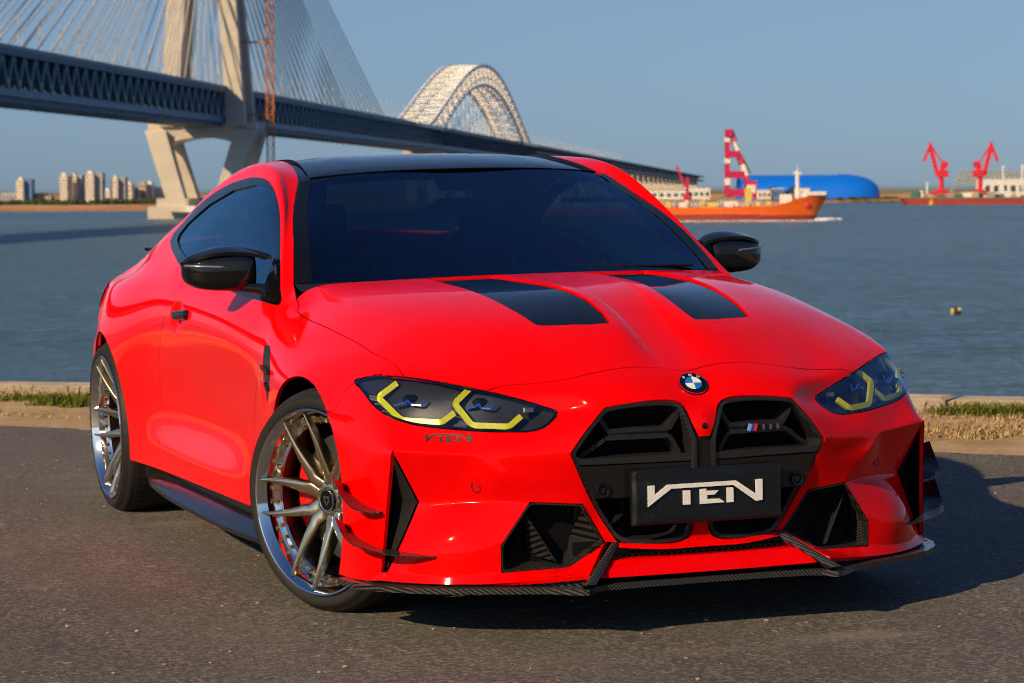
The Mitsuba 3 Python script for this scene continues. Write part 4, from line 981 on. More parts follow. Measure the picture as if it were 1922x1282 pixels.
        for (x, y, z, w) in ((.748, -.560, .652, .040), (.578, -.672, .642, .034)):
            pr = trimesh.creation.icosphere(3, .021); pr.apply_scale([1.15, .6, .62]); pr.apply_translation([sgn * x, y + .012, z + .013])
            C('projector', pr, 'gloss_black', H, True)
            bl = [(x + w * 1.15, y + .018, z - .004), (x + w * .55, y, z + .004), (x + w * .35, y - .004, z + .010), (x + w * .1, y - .008, z - .002), (x - w * .5, y - .028, z - .004), (x - w * .72, y - .034, z + .014)]
            C('blue_accent', cat_mesh([bar(X([bl[k]])[0], X([bl[k + 1]])[0], .005, (.010, .010, .007, .005, .004)[k], up=(0, -1, .2)) for k in range(5)]), 'lamp_blue', H, False)
        C('marker_lamp', box((sgn * .452, -.748, .628), (sgn * .478, -.735, .640)), 'lamp_grey', H, False)
        # black lid of the slit above the lamp
        top = [(.845, -.323, .710), (.828, -.372, .722), (.806, -.444, .733), (.782, -.482, .732), (.755, -.512, .731)]
    return v, f, tg


BODY_V, BODY_F, BODY_T = body()


def xz_ring(path, inset, depth, dy=0.0, n=140):
    """a frame that follows a closed 3-D path, inset metres wide in the front view and depth metres deep"""
    P = np.array(path, float)
    seg = np.linalg.norm(np.diff(np.vstack([P, P[:1]]), axis=0), axis=1); s = np.r_[0, np.cumsum(seg)]
    Pc = np.vstack([P, P[:1]]); t = np.linspace(0, s[-1], n, endpoint=False)
    O = np.stack([np.interp(t, s, Pc[:, k]) for k in range(3)], 1)
    for _ in range(2):
        O = (np.roll(O, 1, 0) + 2 * O + np.roll(O, -1, 0)) / 4
    d = np.roll(O, -1, 0) - np.roll(O, 1, 0); nrm = np.stack([-d[:, 2], 0 * d[:, 0], d[:, 0]], 1); nrm /= np.linalg.norm(nrm, axis=1, keepdims=True)
    area = .5 * np.sum(O[:, 0] * np.roll(O[:, 2], -1) - np.roll(O[:, 0], -1) * O[:, 2])
    I = O + nrm * inset * (1 if area > 0 else -1)
    b = np.array([0, depth, 0]); dy = np.array([0, dy, 0]); c = np.array([0, .004, 0])
    rings = np.stack([O + b, O + dy + c, O * .85 + I * .15 + dy, O * .2 + I * .8 + dy, I + dy + c, I + b])
    rings = np.concatenate([rings, rings[:, :1]], 1)
    m = grid_mesh(rings)
    return m if area > 0 else trimesh.Trimesh(m.vertices, m.faces[:, ::-1], process=False), I


def front():
    kid = [(.022, -.902, .40), (.022, -.903, .545), (.046, -.890, .612), (.058, -.882, .640), (.072, -.878, .6475), (.11, -.877, .652), (.17, -.878, .653), (.23, -.877, .649), (.288, -.875, .641), (.343, -.875, .581), (.389, -.868, .518),
           (.364, -.858, .463), (.347, -.851, .430), (.300, -.836, .345), (.258, -.836, .280), (.236, -.842, .259), (.20, -.850, .250), (.119, -.866, .248), (.06, -.862, .253), (.036, -.861, .264), (.024, -.862, .292), (.022, -.88, .33)]
    fr, inner = xz_ring(kid, .015, .10, .002)
    G = numbered('sports_car__grille'); note(G, None)
    for s in (-1, 1):
        f = mirror if s < 0 else (lambda m: m)
        C('frame', f(fr), 'carbon_fine', G, 30)
        # hexagonal carbon louvre
        A = [(.293, -.845, .612), (.267, -.846, .572), (.180, -.856, .573), (.091, -.866, .573), (.060, -.872, .622)]
        B = [(.352, -.826, .500), (.275, -.852, .553), (.180, -.860, .553), (.090, -.866, .553), (.062, -.864, .505)]
        for pts in (A, B):
            for k in range(4):
                a, b = np.array(pts[k]), np.array(pts[k + 1]); h = np.array([0, .055, 0])
                C('louvre', f(cat_mesh([bar(a + h * .5, b + h * .5, .055, .012, up=(b - a)[[2, 1, 0]] * [-1, 0, 1])])), 'carbon_fine', G, False)
        C('louvre', f(bar((.267, -.83, .5625), (.091, -.84, .5635), .03, .012)), 'carbon_dark', G, False)
        sh = extrude(Polygon([(.036, .482), (.359, .484), (.386, .512), (.352, .500), (.062, .503), (.036, .500)]), -.895, -.76)
        sh.vertices[:, 1] += .075 * np.abs(sh.vertices[:, 0]); C('shelf', f(sh), 'carbon_fine', G, False)
        pb = extrude(Polygon([(.030, .385), (.322, .388), (.362, .480), (.030, .478)]), -.893, -.84)
        pb.vertices[:, 1] += .09 * np.abs(pb.vertices[:, 0]); pk = C('sensor_panel', f(pb), 'carbon_dark', G, False)
        ring = revolve([(0, .013), (-.006, .013), (-.008, .0155), (-.008, .019), (-.004, .021), (0, .021)], 32, 1)
        ring.apply_translation([s * .297, -.869, .410]); C('sensor', ring, 'gloss_black', G, 40)
        dot = revolve([(0, .0), (-.003, .007), (0, .011)], 24, 1); dot.apply_translation([s * .297, -.868, .410]); C('sensor', dot, 'satin_black', G, True)
        C('brace', f(cat_mesh([bar((.262, -.80, .300), (.215, -.80, .335), .02, .010), bar((.215, -.80, .335), (.215, -.80, .40), .02, .010)])), 'satin_black', G, False)
    C('backing', box((-.46, -.735, .14), (.46, -.72, .66)), 'void_black', G, False)
    C('post', box((-.021, -.890, .38), (.021, -.84, .549)), 'carbon_dark', G, False)
    for k, mm in enumerate(('m_light_blue', 'm_dark_blue', 'm_red')):                     # tricolour badge on the left louvre
        C('badge_stripe', bar((.150 + .009 * k, -.869, .553), (.156 + .009 * k, -.869, .573), .0085, .006, up=(0, -1, 0)), mm, G, False)
    for k in range(3):
        C('badge_letter', bar((.196 + .022 * k, -.868, .556), (.196 + .022 * k, -.868, .570), .008, .005, up=(0, -1, 0)), 'brushed', G, False)
    # plate in a black cover, with the white lettering
    n = 30
    gx, gz = np.meshgrid(np.linspace(-.226, .226, 46), np.linspace(-.077, .077, 18), indexing='ij')
    edge = np.minimum(np.minimum(gx + .226, .226 - gx), np.minimum(gz + .077, .077 - gz))
    w = .0035 * meshkit.noise(np.stack([gx * 14, gz * 20, gx * 0], -1), 3) + .0012 * meshkit.noise(np.stack([gx * 60, gz * 60, gx * 0], -1), 5)
    P = np.stack([gx, -.919 + .007 * np.exp(-edge / .0022) - w + .002, .387 + gz + .004 * (meshkit.noise(np.stack([gx * 9, gz * 0, gx * 0 + 2], -1), 1) - .5)], -1)
    back = P.copy(); back[..., 1] = -.897; m = grid_mesh(P[:, ::1]); m2 = grid_mesh(back)
    PL = C('number_plate_cover', cat_mesh([m, m2] + [grid_mesh(np.stack([P[:, 0], back[:, 0]])), grid_mesh(np.stack([P[:, -1], back[:, -1]])), grid_mesh(np.stack([P[0], back[0]])), grid_mesh(np.stack([P[-1], back[-1]]))]), 'vinyl', smooth=18, label='black cover with white lettering over the number plate')
    for i, poly in enumerate(logo()):
        g = extrude(affinity.translate(affinity.scale(poly, .350, .350, origin=(0, 0)), 0, .387), -.9262, -.9240); C('letter', g, 'white_print', PL, False)
    # the same mark, small and black, under the right headlamp (follows the bumper)
    tri = trimesh.Trimesh(BODY_V, tris(BODY_F[BODY_T == 'bumper:R']), process=False); tri.merge_vertices(digits_vertex=6)
    dec = []
    for poly in logo():
        q = affinity.translate(affinity.scale(poly, .112, .125, origin=(0, 0)), -.680, .5610)
        cv, cf = clip(np.array(tri.vertices), np.array(tri.faces), q, [0, 2], True)
        dec.append(trimesh.Trimesh(cv + [-.0008, -.0012, 0], cf, process=False))
    C('lettering', cat_mesh([d for d in dec if len(d.faces)]), 'black_print', label='small black lettering under the right headlight', smooth=30)
    # parking sensors in the cheeks
    for s in (-1, 1):
        r = trimesh.creation.torus(.0125, .0012, 32, 6); r.apply_transform(trimesh.geometry.align_vectors([0, 0, 1], [s * .52, -.82, .12])); r.apply_translation([s * .6225, -.7285, .4265]); C('parking_sensor', r, 'satin_black', smooth=True)
    # nose camera and roundel
    cm = trimesh.creation.uv_sphere(.0085, count=[12, 16]); cm.apply_scale([1, .5, 1]); cm.apply_translation([0, -.9035, .578]); C('nose_camera', cm, 'gloss_black', smooth=True)
    N = np.array([0, -.66, .75]); N /= np.linalg.norm(N); R = trimesh.geometry.align_vectors([0, 0, 1], N); ctr = np.array([0, -.826, .690])
    up = np.array([0, N[2], -N[1]]); M = np.eye(4); M[:3, 0], M[:3, 1], M[:3, 2], M[:3, 3] = (1, 0, 0), np.cross(N, (1, 0, 0)), N, ctr
    B = C('roundel', trimesh.Trimesh(*(lambda g: (g.vertices, g.faces))(revolve([(0, .0), (.005, .034), (.0045, .0405), (.003, .0415), (0, .0415)], 64, 2).apply_transform(M)), process=False), 'badge_black', smooth=40, label='round blue and white emblem with a black ring')
    rim = revolve([(.003, .0415), (.0056, .0412), (.0056, .0400), (.0045, .0398)], 64, 2).apply_transform(M); C('rim', rim, 'chrome', B, 40)
    for k in range(4):
        g = np.radians(90 * k + np.linspace(0, 90, 20)); pl = Polygon(np.vstack([[0, 0], np.stack([.0245 * np.cos(g), .0245 * np.sin(g)], 1)]))
        q = trimesh.creation.extrude_polygon(pl, .0012, engine='earcut'); q.apply_translation([0, 0, .0048]); q.apply_transform(M); C('quarter', q, 'badge_blue' if k % 2 else 'badge_white', B, False)
    for ch, a in (('B', 42), ('M', 0), ('W', -42)):
        q = meshkit.text_mesh(ch, .0085, .001); q.apply_translation([-q.bounds.mean(0)[0], .0285, .0048]); q.apply_transform(trimesh.transformations.rotation_matrix(math.radians(a), [0, 0, 1])); q.apply_transform(M); C('letter', q, 'badge_white', B, False)
    # lower centre: lip, mesh, bar, struts, splitter
    lipP = [[(-.243 + .0 * 0, -.842, .257), (-.12, -.868, .249), (0, -.870, .249), (.12, -.868, .249), (.243, -.842, .257)], [(-.255, -.846, .247), (-.125, -.876, .236), (0, -.880, .236), (.125, -.876, .236), (.255, -.846, .247)], [(-.27, -.82, .243), (-.13, -.83, .232), (0, -.835, .232), (.13, -.83, .232), (.27, -.82, .243)]]
    L0 = np.stack([spline(c, 60) for c in lipP]); back = L0[:1] + [0, .06, .002]
    C('lower_lip', grid_mesh(np.concatenate([back, L0])), 'paint_red', smooth=30)
    pil = Polygon([(-.021, .31), (-.021, .285), (-.032, .262), (-.058, .2515), (-.09, .2475), (.09, .2475), (.058, .2515), (.032, .262), (.021, .285), (.021, .31)]); C('lower_pillar', extrude(pil, -.868, -.80), 'paint_red', smooth=False)
    barP = [[(-.345, -.868, .214), (0, -.885, .2125), (.345, -.868, .214)], [(-.36, -.905, .188), (0, -.905, .187), (.36, -.905, .188)], [(-.365, -.910, .172), (0, -.912, .170), (.365, -.910, .172)], [(-.36, -.88, .166), (0, -.88, .164), (.36, -.88, .166)]]
    b0 = np.stack([spline(c, 50) for c in barP]); C('lower_bar', grid_mesh(np.concatenate([b0[:1] + [0, .08, 0], b0])), 'paint_red', smooth=25)
    hx = []
    for r in range(4):
        for c in range(-17, 18):
            x, z = (c + .5 * (r % 2)) * .0195, .205 + r * .0125
            if abs(x) > .33:
                continue
            pts = [(x + .0095 * math.cos(a), -.835 + .02 * abs(x), z + .0075 * math.sin(a)) for a in np.radians([0, 60, 120, 180])]
            hx += [bar(pts[k], pts[k + 1], .0022, .004) for k in range(3)]
    C('mesh_insert', cat_mesh(hx), 'gloss_black', smooth=False)
    C('mesh_backing', box((-.36, -.80, .15), (.36, -.79, .26)), 'void_black', smooth=False)
    for s in (-1, 1):
        f = mirror if s < 0 else (lambda m: m)
        a0, a1 = np.array([.250, -.836, .250]), np.array([.374, -.955, .158])
        st = loft([[a0 + [-.014, -.004, .008], a1 + [-.018, -.002, .004]], [a0 + [.006, -.012, .012], a1 + [.008, -.012, .006]], [a0 + [.014, -.002, .004], a1 + [.020, .004, .0]], [a0 + [.004, .02, -.012], a1 + [.0, .022, -.012]], [a0 + [-.014, -.004, .008], a1 + [-.018, -.002, .004]]], 17, 2)
        C('splitter_strut', f(grid_mesh(st)), 'carbon', smooth=40)
        # blade side of the red lip, down to the splitter
    half = [(0, -.905), (.20, -.912), (.345, -.925), (.378, -.962), (.395, -.955), (.47, -.880), (.57, -.832), (.69, -.772), (.80, -.697), (.872, -.615), (.918, -.515), (.935, -.405), (.905, -.385), (.86, -.40)]
    outl = Polygon(half + [(.80, -.45), (.80, -.50), (0, -.60)] + [(-.80, -.50), (-.80, -.45)] + [(-x, y) for x, y in half[:0:-1]])
    sp = trimesh.creation.extrude_polygon(outl, .016, engine='earcut'); sp.apply_translation([0, 0, .134]); sp = sp.subdivide().subdivide().subdivide()
    vv = sp.vertices; cz = np.clip(1 - np.abs(vv[:, 0]) / .37, 0, 1); vv[:, 2] += .004 * np.minimum(cz * 6, 1); sp.vertices = vv
    C('front_splitter', sp, 'carbon', smooth=25)
    for s in (-1, 1):
        f = mirror if s < 0 else (lambda m: m)
        # riser between splitter and bumper
        k = np.array([CG[q] for q in ('k1', 'k2', 'k3', 'k4', 'k5')]); lo = k.copy(); lo[:, 2] = .150; lo[:, 1] += .035; up = k + [0, .012, .004]
        C('splitter_riser', f(grid_mesh(np.stack([up, lo]))), 'carbon', smooth=30)
        # canards
        for root, edge in (([(.858, -.590, .352), (.880, -.51, .364), (.893, -.43, .386), (.900, -.36, .408)], [(.866, -.606, .352), (.915, -.565, .358), (.941, -.505, .386), (.950, -.440, .444)]),
                           ([(.735, -.690, .232), (.80, -.64, .238), (.853, -.573, .247), (.888, -.47, .268), (.898, -.38, .290)], [(.738, -.704, .231), (.838, -.662, .237), (.907, -.602, .252), (.942, -.528, .274), (.954, -.465, .330)])):
            a, b = spline(root, 24), spline(edge, 24); a = a - [.01, -.01, 0]; t = np.array([0, 0, .0035])
            C('canard', f(grid_mesh(np.stack([a, b, b + t * .5, b + t, a + t, a]))), 'carbon_fine', smooth=30)
        # corner vent: pocket with a satin fin
        vt = np.array([(.826, -.628, .520), (.751, -.611, .380), (.795, -.596, .275), (.838, -.577, .184), (.853, -.574, .184), (.842, -.602, .370), (.832, -.630, .530)])
        C('vent_pocket', f(grid_mesh(np.stack([np.vstack([vt, vt[:1]]), np.vstack([vt, vt[:1]]) + [-.035, .13, 0]]))), 'void_black', smooth=False)
        C('vent_backing', f(grid_mesh(np.array([[(.70, -.50, .15), (.70, -.50, .55)], [(.84, -.46, .15), (.84, -.46, .55)]]))), 'void_black', smooth=False)
        fin = grid_mesh(np.array([[(.826, -.628, .512), (.826, -.600, .512)], [(.755, -.610, .380), (.803, -.560, .385)], [(.795, -.596, .285), (.820, -.548, .290)], [(.836, -.580, .195), (.838, -.565, .195)]]))
        C('vent_fin', f(fin), 'satin_black', smooth=30)
        for z in (.395, .290):
            C('vent_rib', f(box((.785, -.55, z), (.838, -.545, z + .0025))), 'satin_black', smooth=False)
        # side intake: carbon pocket, slanted fin, corner facets
        it = np.array([CG[q] for q in ('it', 'io', 'w1', 'ob', 'bi', 'itip')]); bk = it * .72 + it.mean(0) * .28 + [0, .14, 0]
        ring = lambda m: np.vstack([m, m[:1]])
        I = numbered('sports_car__side_intake'); note(I, None)
        C('pocket', f(grid_mesh(np.stack([ring(it) + [0, .002, 0], ring(bk)]))), 'carbon_fine', I, False)
        C('rim', f(xz_ring(it, .006, .03, -.001, 90)[0]), 'carbon_fine', I, 30)
        C('backing', f(extrude(Polygon(bk[:, [0, 2]]).buffer(.02), bk[:, 1].max() - .02, bk[:, 1].max() + .0)), 'void_black', I, False)
        a, b = np.array([.490, -.775, .345]), np.array([.412, -.806, .208])
        fn = [[a, b], [a + [.004, 0, .003], b + [.007, 0, .004]], [a + [.0, .03, 0], b + [.055, .10, .02]]]
        C('fin', f(cat_mesh([grid_mesh(np.array(fn)), grid_mesh(np.array([[a, b], [a + [-.004, .09, 0], b + [-.01, .09, .01]]]))])), 'carbon_fine', I, False)
        c1, c2, c3, c4 = np.array([.278, -.812, .258]), np.array([.338, -.828, .362]), np.array([.345, -.73, .275]), np.array([.385, -.80, .205])
        C('facet', f(trimesh.Trimesh([c1, c2, c3, c4], [[0, 1, 2], [0, 2, 3]], process=False)), 'carbon_fine', I, False)


def logo():
    """the five-letter mark of the plate: about 1 x 0.25, centred"""
    W = lambda pts: Polygon(np.array(pts) / 350.)
    v = W([(-185, 35), (-164, 35), (-164, 9), (-126, 35), (83, 35), (142, -5), (142, 35), (164, 35), (164, -24), (143, -26), (74, 23), (-114, 23), (-185, -24)])
    t = W([(-79, 16), (-57, 16), (-57, -24), (-79, -24)])
    e = W([(-28, 17), (-8, 17), (-8, 11), (30, 11), (16, -1), (-6, -1), (-6, -12), (32, -13), (48, -24), (-28, -25)])
    i = W([(53, 17), (74, 16), (75, -25), (54, -25)])
    return [q.buffer(0) for q in (v, t, e, i)]


front()
def wheel(centre, out, steer, radius, width, parent_name='sports_car__wheel', rear=False):
    """out = -1 for the car's right side; local axis +x points outwards"""
    K = numbered(parent_name); note(K, None)
    if out < 0:
        R = trimesh.transformations.rotation_matrix(math.pi + steer, [0, 0, 1])
    else:
        R = trimesh.transformations.rotation_matrix(steer, [0, 0, 1])
    cam = trimesh.transformations.rotation_matrix(math.radians(1.6) * (1 if out < 0 else 1), [0, 1, 0]); M = R @ cam; M[:3, 3] = centre

    def W(name, m, mt, smooth=30, parent=K):
        m = m.copy(); m.apply_transform(M); return C(name, m, mt, parent, smooth)
    h, r = width / 2, radius; rr = .2790 if not rear else .2790
    tyre = [(h - .020, rr - .004), (h - .008, rr + .004), (h - .003, rr + .014), (h - .004, (r + rr) / 2 + .004), (h - .017, r - .014), (h - .030, r - .004), (h - .05, r), (-h + .05, r), (-h + .026, r - .004), (-h + .01, r - .018), (-h - .003, (r + rr) / 2), (-h + .01, rr - .004)]
    p = spline(tyre, 60); W('tyre', revolve(p, 120), 'rubber', 40)
    # tread blocks: thin grooves as raised block rows
    bl = []
    for row, (x0, x1, tw) in enumerate(((h - .050, h - .026, .35), (h - .088, h - .054, .25), (h - .13, h - .094, -.25), (-h + .05, -h + .088, -.25), (-h + .018, -h + .046, -.35))):
        nb = 64
        for k in range(nb):
            a0, a1 = 2 * np.pi * (k + .06) / nb, 2 * np.pi * (k + .94) / nb
            v = []
            for rad in (r - .006, r + .0035 - (.006 if abs((x0 + x1) / 2) > h - .045 else 0)):
                for x, a in ((x0, a0), (x1, a0 + tw * .08), (x1, a1 + tw * .08), (x0, a1)):
                    q = rad - (.005 if abs(x) > h - .03 else 0)
                    v.append((x, q * math.cos(a), q * math.sin(a)))
            bl.append(trimesh.Trimesh(v, [[4, 5, 6], [4, 6, 7], [0, 1, 5], [0, 5, 4], [1, 2, 6], [1, 6, 5], [2, 3, 7], [2, 7, 6], [3, 0, 4], [3, 4, 7]], process=False))
    W('tread', cat_mesh(bl), 'rubber', False)
    # raised sidewall ribs and lettering
    W('sidewall_rib', cat_mesh([revolve([(h - .0065, rr + .030), (h - .0025, rr + .0315), (h - .0075, rr + .033)], 96)]), 'rubber', 30)
    if not rear:
        for k, ch in enumerate('PZERO'):
            q = meshkit.text_mesh(ch, .014, .0012); q.apply_translation([-q.bounds.mean(0)[0], rr + .030, h - .0075]); q.apply_transform(trimesh.transformations.rotation_matrix(math.radians(190 - 4.6 * (k + (k > 0))), [0, 0, 1]))
            vv = q.vertices.copy(); q = trimesh.Trimesh(np.stack([vv[:, 2], vv[:, 0], vv[:, 1]], 1), q.faces, process=False); W('sidewall_letter', q, 'satin_black', False)
    lip = h - .001                                              # plane of the polished lip
    W('rim_lip', revolve([(lip - .014, rr + .0015), (lip - .001, rr + .001), (lip + .002, rr - .002), (lip + .0005, rr - .005), (lip - .010, rr - .013), (lip - .022, rr - .020), (lip - .026, rr - .0225), (lip - .050, rr - .0245), (lip - .056, rr - .030), (lip - .057, rr - .044), (lip - .064, rr - .049)], 128), 'chrome', 24)
    W('barrel', revolve([(lip - .06, rr - .047), (lip - .12, rr - .040), (-h + .02, rr - .030), (-h, rr - .01)], 96), 'barrel_dark', 40)
    bo = []
    for k in range(40):
        a = 2 * np.pi * (k + .5) / 40; b = trimesh.creation.cylinder(radius=.0062, height=.012, sections=8); b.apply_transform(trimesh.transformations.rotation_matrix(math.pi / 2, [0, 1, 0])); q = rr - .0385
        b.apply_translation([lip - .053, q * math.cos(a), q * math.sin(a)]); W('bolt', b, 'bolt_gold', False)
    # centre: hub and five forked spokes
    hubx = lip - .058 if not rear else lip - .10
    tipx = lip - .004
    f2 = lambda rad: hubx + (tipx - hubx) * np.clip((rad - .05) / (.262 - .05), 0, 1) ** .75
    for k in range(5):
        a0 = math.radians(72 * k)
        fork = []
        for sgn in (-1, 1):
            n = 26; t = np.linspace(0, 1, n); rad = .030 + t * (.2645 - .030)
            u = np.clip((rad - .085) / (.2645 - .085), 0, 1); ang = a0 + sgn * math.radians(25.) * (u ** .50)
            off = sgn * .016 * (1 - u)
            ww = .0150 * (1 - u) ** 1.1 + .0034 + .004 * (1 - t); d = .034 * (1 - u) + .014
            rows = []
            for i in range(n):
                e = np.array([0, math.cos(ang[i]), math.sin(ang[i])]); s = np.array([0, -math.sin(ang[i]), math.cos(ang[i])]); c = e * rad[i] + s * off[i]; x = np.array([1, 0, 0.])
                top = c + x * f2(rad[i])
                rows.append([top - s * ww[i] - x * d[i], top - s * ww[i] - x * .004, top - s * (ww[i] * .55), top + x * .0015, top + s * (ww[i] * .55), top + s * ww[i] - x * .004, top + s * ww[i] - x * d[i], top - s * ww[i] - x * d[i]])
            fork.append(grid_mesh(np.array(rows)))
        W('spoke', cat_mesh(fork), 'gold', 28)
    W('hub', revolve([(hubx - .05, .075), (hubx - .012, .072), (hubx - .001, .058), (hubx + .002, .040), (hubx + .001, .036), (hubx - .004, .0345), (hubx - .004, 0)], 64), 'gold', 30)
    W('centre_cap', revolve([(hubx - .004, .034), (hubx + .007, .0335), (hubx + .0085, .031), (hubx + .0075, 0)], 48), 'gloss_black', 30)
    W('cap_ring', revolve([(hubx + .006, .0335), (hubx + .0095, .032), (hubx + .0085, .0298)], 48), 'chrome', 40)
    sh = Polygon([(-.013, .013), (.013, .013), (.013, -.003), (0, -.017), (-.013, -.003)]); cr = Polygon([(-.003, .010), (.003, .010), (.003, .004), (.009, .004), (.009, -.002), (.003, -.002), (.003, -.009), (-.003, -.009), (-.003, -.002), (-.009, -.002), (-.009, .004), (-.003, .004)])
    g = trimesh.creation.extrude_polygon(sh.difference(cr), .0008, engine='earcut'); g.apply_translation([0, 0, hubx + .0078]); vv = g.vertices.copy(); W('cap_emblem', trimesh.Trimesh(np.stack([vv[:, 2], vv[:, 0], vv[:, 1]], 1), g.faces, process=False), 'brushed', False)
    # brake
    W('brake_disc', revolve([(hubx - .075, .10), (hubx - .075, .196), (hubx - .105, .196), (hubx - .105, .10)], 72), 'disc_steel', 30)
    W('brake_bell', revolve([(hubx - .06, 0), (hubx - .06, .085), (hubx - .10, .10)], 48), 'satin_black', 30)
    a = np.linspace(math.radians(150), math.radians(222), 20) if out < 0 else np.linspace(math.radians(-42), math.radians(30), 20)
    cl = []
    for x, ra in ((-.112, .20), (-.112, .214), (-.058, .214), (-.050, .200), (-.048, .150), (-.056, .128), (-.112, .128), (-.112, .20)):
        cl.append(np.stack([np.full(20, hubx + x), ra * np.cos(a), ra * np.sin(a)], 1))
    if rear is False or True:
        W('brake_caliper', grid_mesh(np.array(cl)), 'caliper_red', 25)


def sides():
    st = math.radians(23)
    for s in (-1, 1):
        wheel((s * .776, -.005, .334), s, st, .334, .275)
        wheel((s * .772, 2.857, .334), s, 0, .334, .295, rear=True)
    for s in (-1, 1):
        f = mirror if s < 0 else (lambda m: m)
        for y0, r, zc in ((0., .405, .35), (2.857, .405, .35)):                    # wheel housings
            g = np.radians(np.linspace(-25, 205, 48)); arc = np.stack([0 * g, y0 + r * np.cos(g), zc + r * np.sin(g)], 1)
            C('wheel_housing', f(cat_mesh([grid_mesh(np.stack([arc + [.845, 0, 0], arc + [.52, 0, 0]])), extrude(Polygon(np.vstack([arc[:, 1:], [[y0 - r, .15], [y0 + r, .15]][::-1]])).buffer(0), .515, .52, (1, 2, 0))])), 'void_black', smooth=30)
        # side skirt with a raised blade
        a = spline([(.85, .50, .198), (.862, .9, .200), (.868, 1.4, .206), (.865, 1.9, .212), (.848, 2.25, .222), (.84, 2.40, .225)], 50)
        b = spline([(.905, .46, .150), (.925, .75, .152), (.935, 1.2, .158), (.93, 1.7, .168), (.905, 2.15, .182), (.87, 2.36, .190)], 50)
        t = np.array([0, 0, .014])
        C('side_skirt', f(grid_mesh(np.stack([a - [.06, 0, 0], a, b, b - t * [0, 0, 1], b - [.05, 0, .016], a - [.06, 0, .03]]))), 'carbon_dark', smooth=30)
        C('sill', f(box((.70, .40, .17), (.852, 2.46, .245))), 'satin_black', smooth=False)
    C('underbody', cat_mesh([box((-.84, .40, .17), (.84, 2.45, .23)), box((-.52, -.72, .15), (.52, 3.6, .24)), box((-.80, 3.28, .2), (.80, 3.70, .30)), box((-.50, -.70, .24), (.50, .5, .60))]), 'void_black', smooth=False)
    # mirrors
    for s in (-1, 1):
        f = mirror if s < 0 else (lambda m: m); K = numbered('sports_car__mirror'); note(K, None)
        secs = [(.812, .912, .030, 1.032, .950), (.822, .916, .048, 1.045, .940), (.850, .927, .064, 1.056, .931), (.885, .94, .072, 1.060, .927), (.93, .953, .073, 1.057, .928), (.975, .963, .068, 1.047, .933), (1.005, .970, .058, 1.036, .943), (1.024, .976, .044, 1.026, .956), (1.034, .981, .024, 1.016, .976)]
        rows = []
        for x, yc, d, zt, zb in secs:
            g = np.linspace(0, 2 * np.pi, 41); c, q = np.cos(g), np.sin(g); zm, hz = (zt + zb) / 2, (zt - zb) / 2
            yy = -np.abs(c) ** .55 * np.sign(c) * d; rows.append(np.stack([np.full(41, x), yc + np.where(c > 0, yy, yy * .75), zm + np.abs(q) ** .50 * np.sign(q) * hz], 1))
        A = np.array(rows); A = CubicSpline(np.arange(len(secs)), A)(np.linspace(0, len(secs) - 1, 46))
        cap = grid_mesh(A); end = [trimesh.Trimesh(np.vstack([r, r.mean(0)]), [[i, i + 1, 41] for i in range(40)], process=False) for r in (A[0], A[-1][::-1])]
        body = cat_mesh([cap] + end); C('housing', f(body), 'gloss_black', K, 35)
        wing = loft([[(.767, .845, 1.038), (.80, .862, 1.045), (.85, .866, 1.053), (.90, .870, 1.056), (.95, .884, 1.053), (.99, .905, 1.044), (1.02, .935, 1.032), (1.036, .970, 1.021)], [(.768, .885, 1.046), (.80, .92, 1.058), (.85, .945, 1.070), (.90, .955, 1.073), (.95, .965, 1.066), (.99, .970, 1.054), (1.02, .975, 1.040), (1.037, .984, 1.024)], [(.772, .905, 1.036), (.80, .95, 1.048), (.85, 1.0, 1.058), (.90, 1.01, 1.060), (.95, 1.015, 1.056), (.99, 1.012, 1.046), (1.02, 1.008, 1.034), (1.035, .998, 1.020)]], 14, 36)
        wm = np.concatenate([wing, wing[::-1] - [0, 0, .011], wing[:1]]); C('wing', f(grid_mesh(wm)), 'gloss_black', K, 32)
        sg = [A[k][(np.argmin(np.abs(A[k][:21, 2] - (1.006 + .000 * k))))] for k in range(12, 45)]
        sg = np.array(sg) + [0, -.0015, 0]; sg[:, 2] = 1.003 + .010 * (sg[:, 0] - .85) / .18
        C('indicator', f(tube(sg, np.r_[np.linspace(.0015, .0042, 8), np.full(len(sg) - 8, .0042)], 6)), 'lamp_grey', K, True)
        gl = trimesh.Trimesh(*(lambda q: (q.vertices, q.faces))(extrude(Polygon([(.83, .955), (.99, .950), (1.012, .985), (1.005, 1.03), (.93, 1.048), (.84, 1.04)]).buffer(.004), 1.005, 1.012)), process=False); C('glass', f(gl), 'chrome', K, False)
        arm = loft([[(.76, .70, .925), (.80, .72, .905), (.80, .80, .900), (.765, .80, .925)], [(.79, .80, .948), (.81, .81, .925), (.815, .90, .922), (.80, .90, .950)], [(.86, .89, .950), (.87, .89, .932), (.875, .97, .932), (.865, .97, .950)]], 12, 10)
        arm = np.concatenate([arm, arm[:, :1]], 1); C('arm', f(grid_mesh(arm)), 'gloss_black', K, 40)
        C('foot', f(trimesh.Trimesh([(.806, .625, .893), (.806, .85, .900), (.752, .86, 1.04), (.790, .66, .925), (.812, .64, .893), (.814, .84, .903)], [[0, 1, 2], [0, 2, 3], [3, 2, 5], [3, 5, 4]], process=False)), 'gloss_black', K, False)


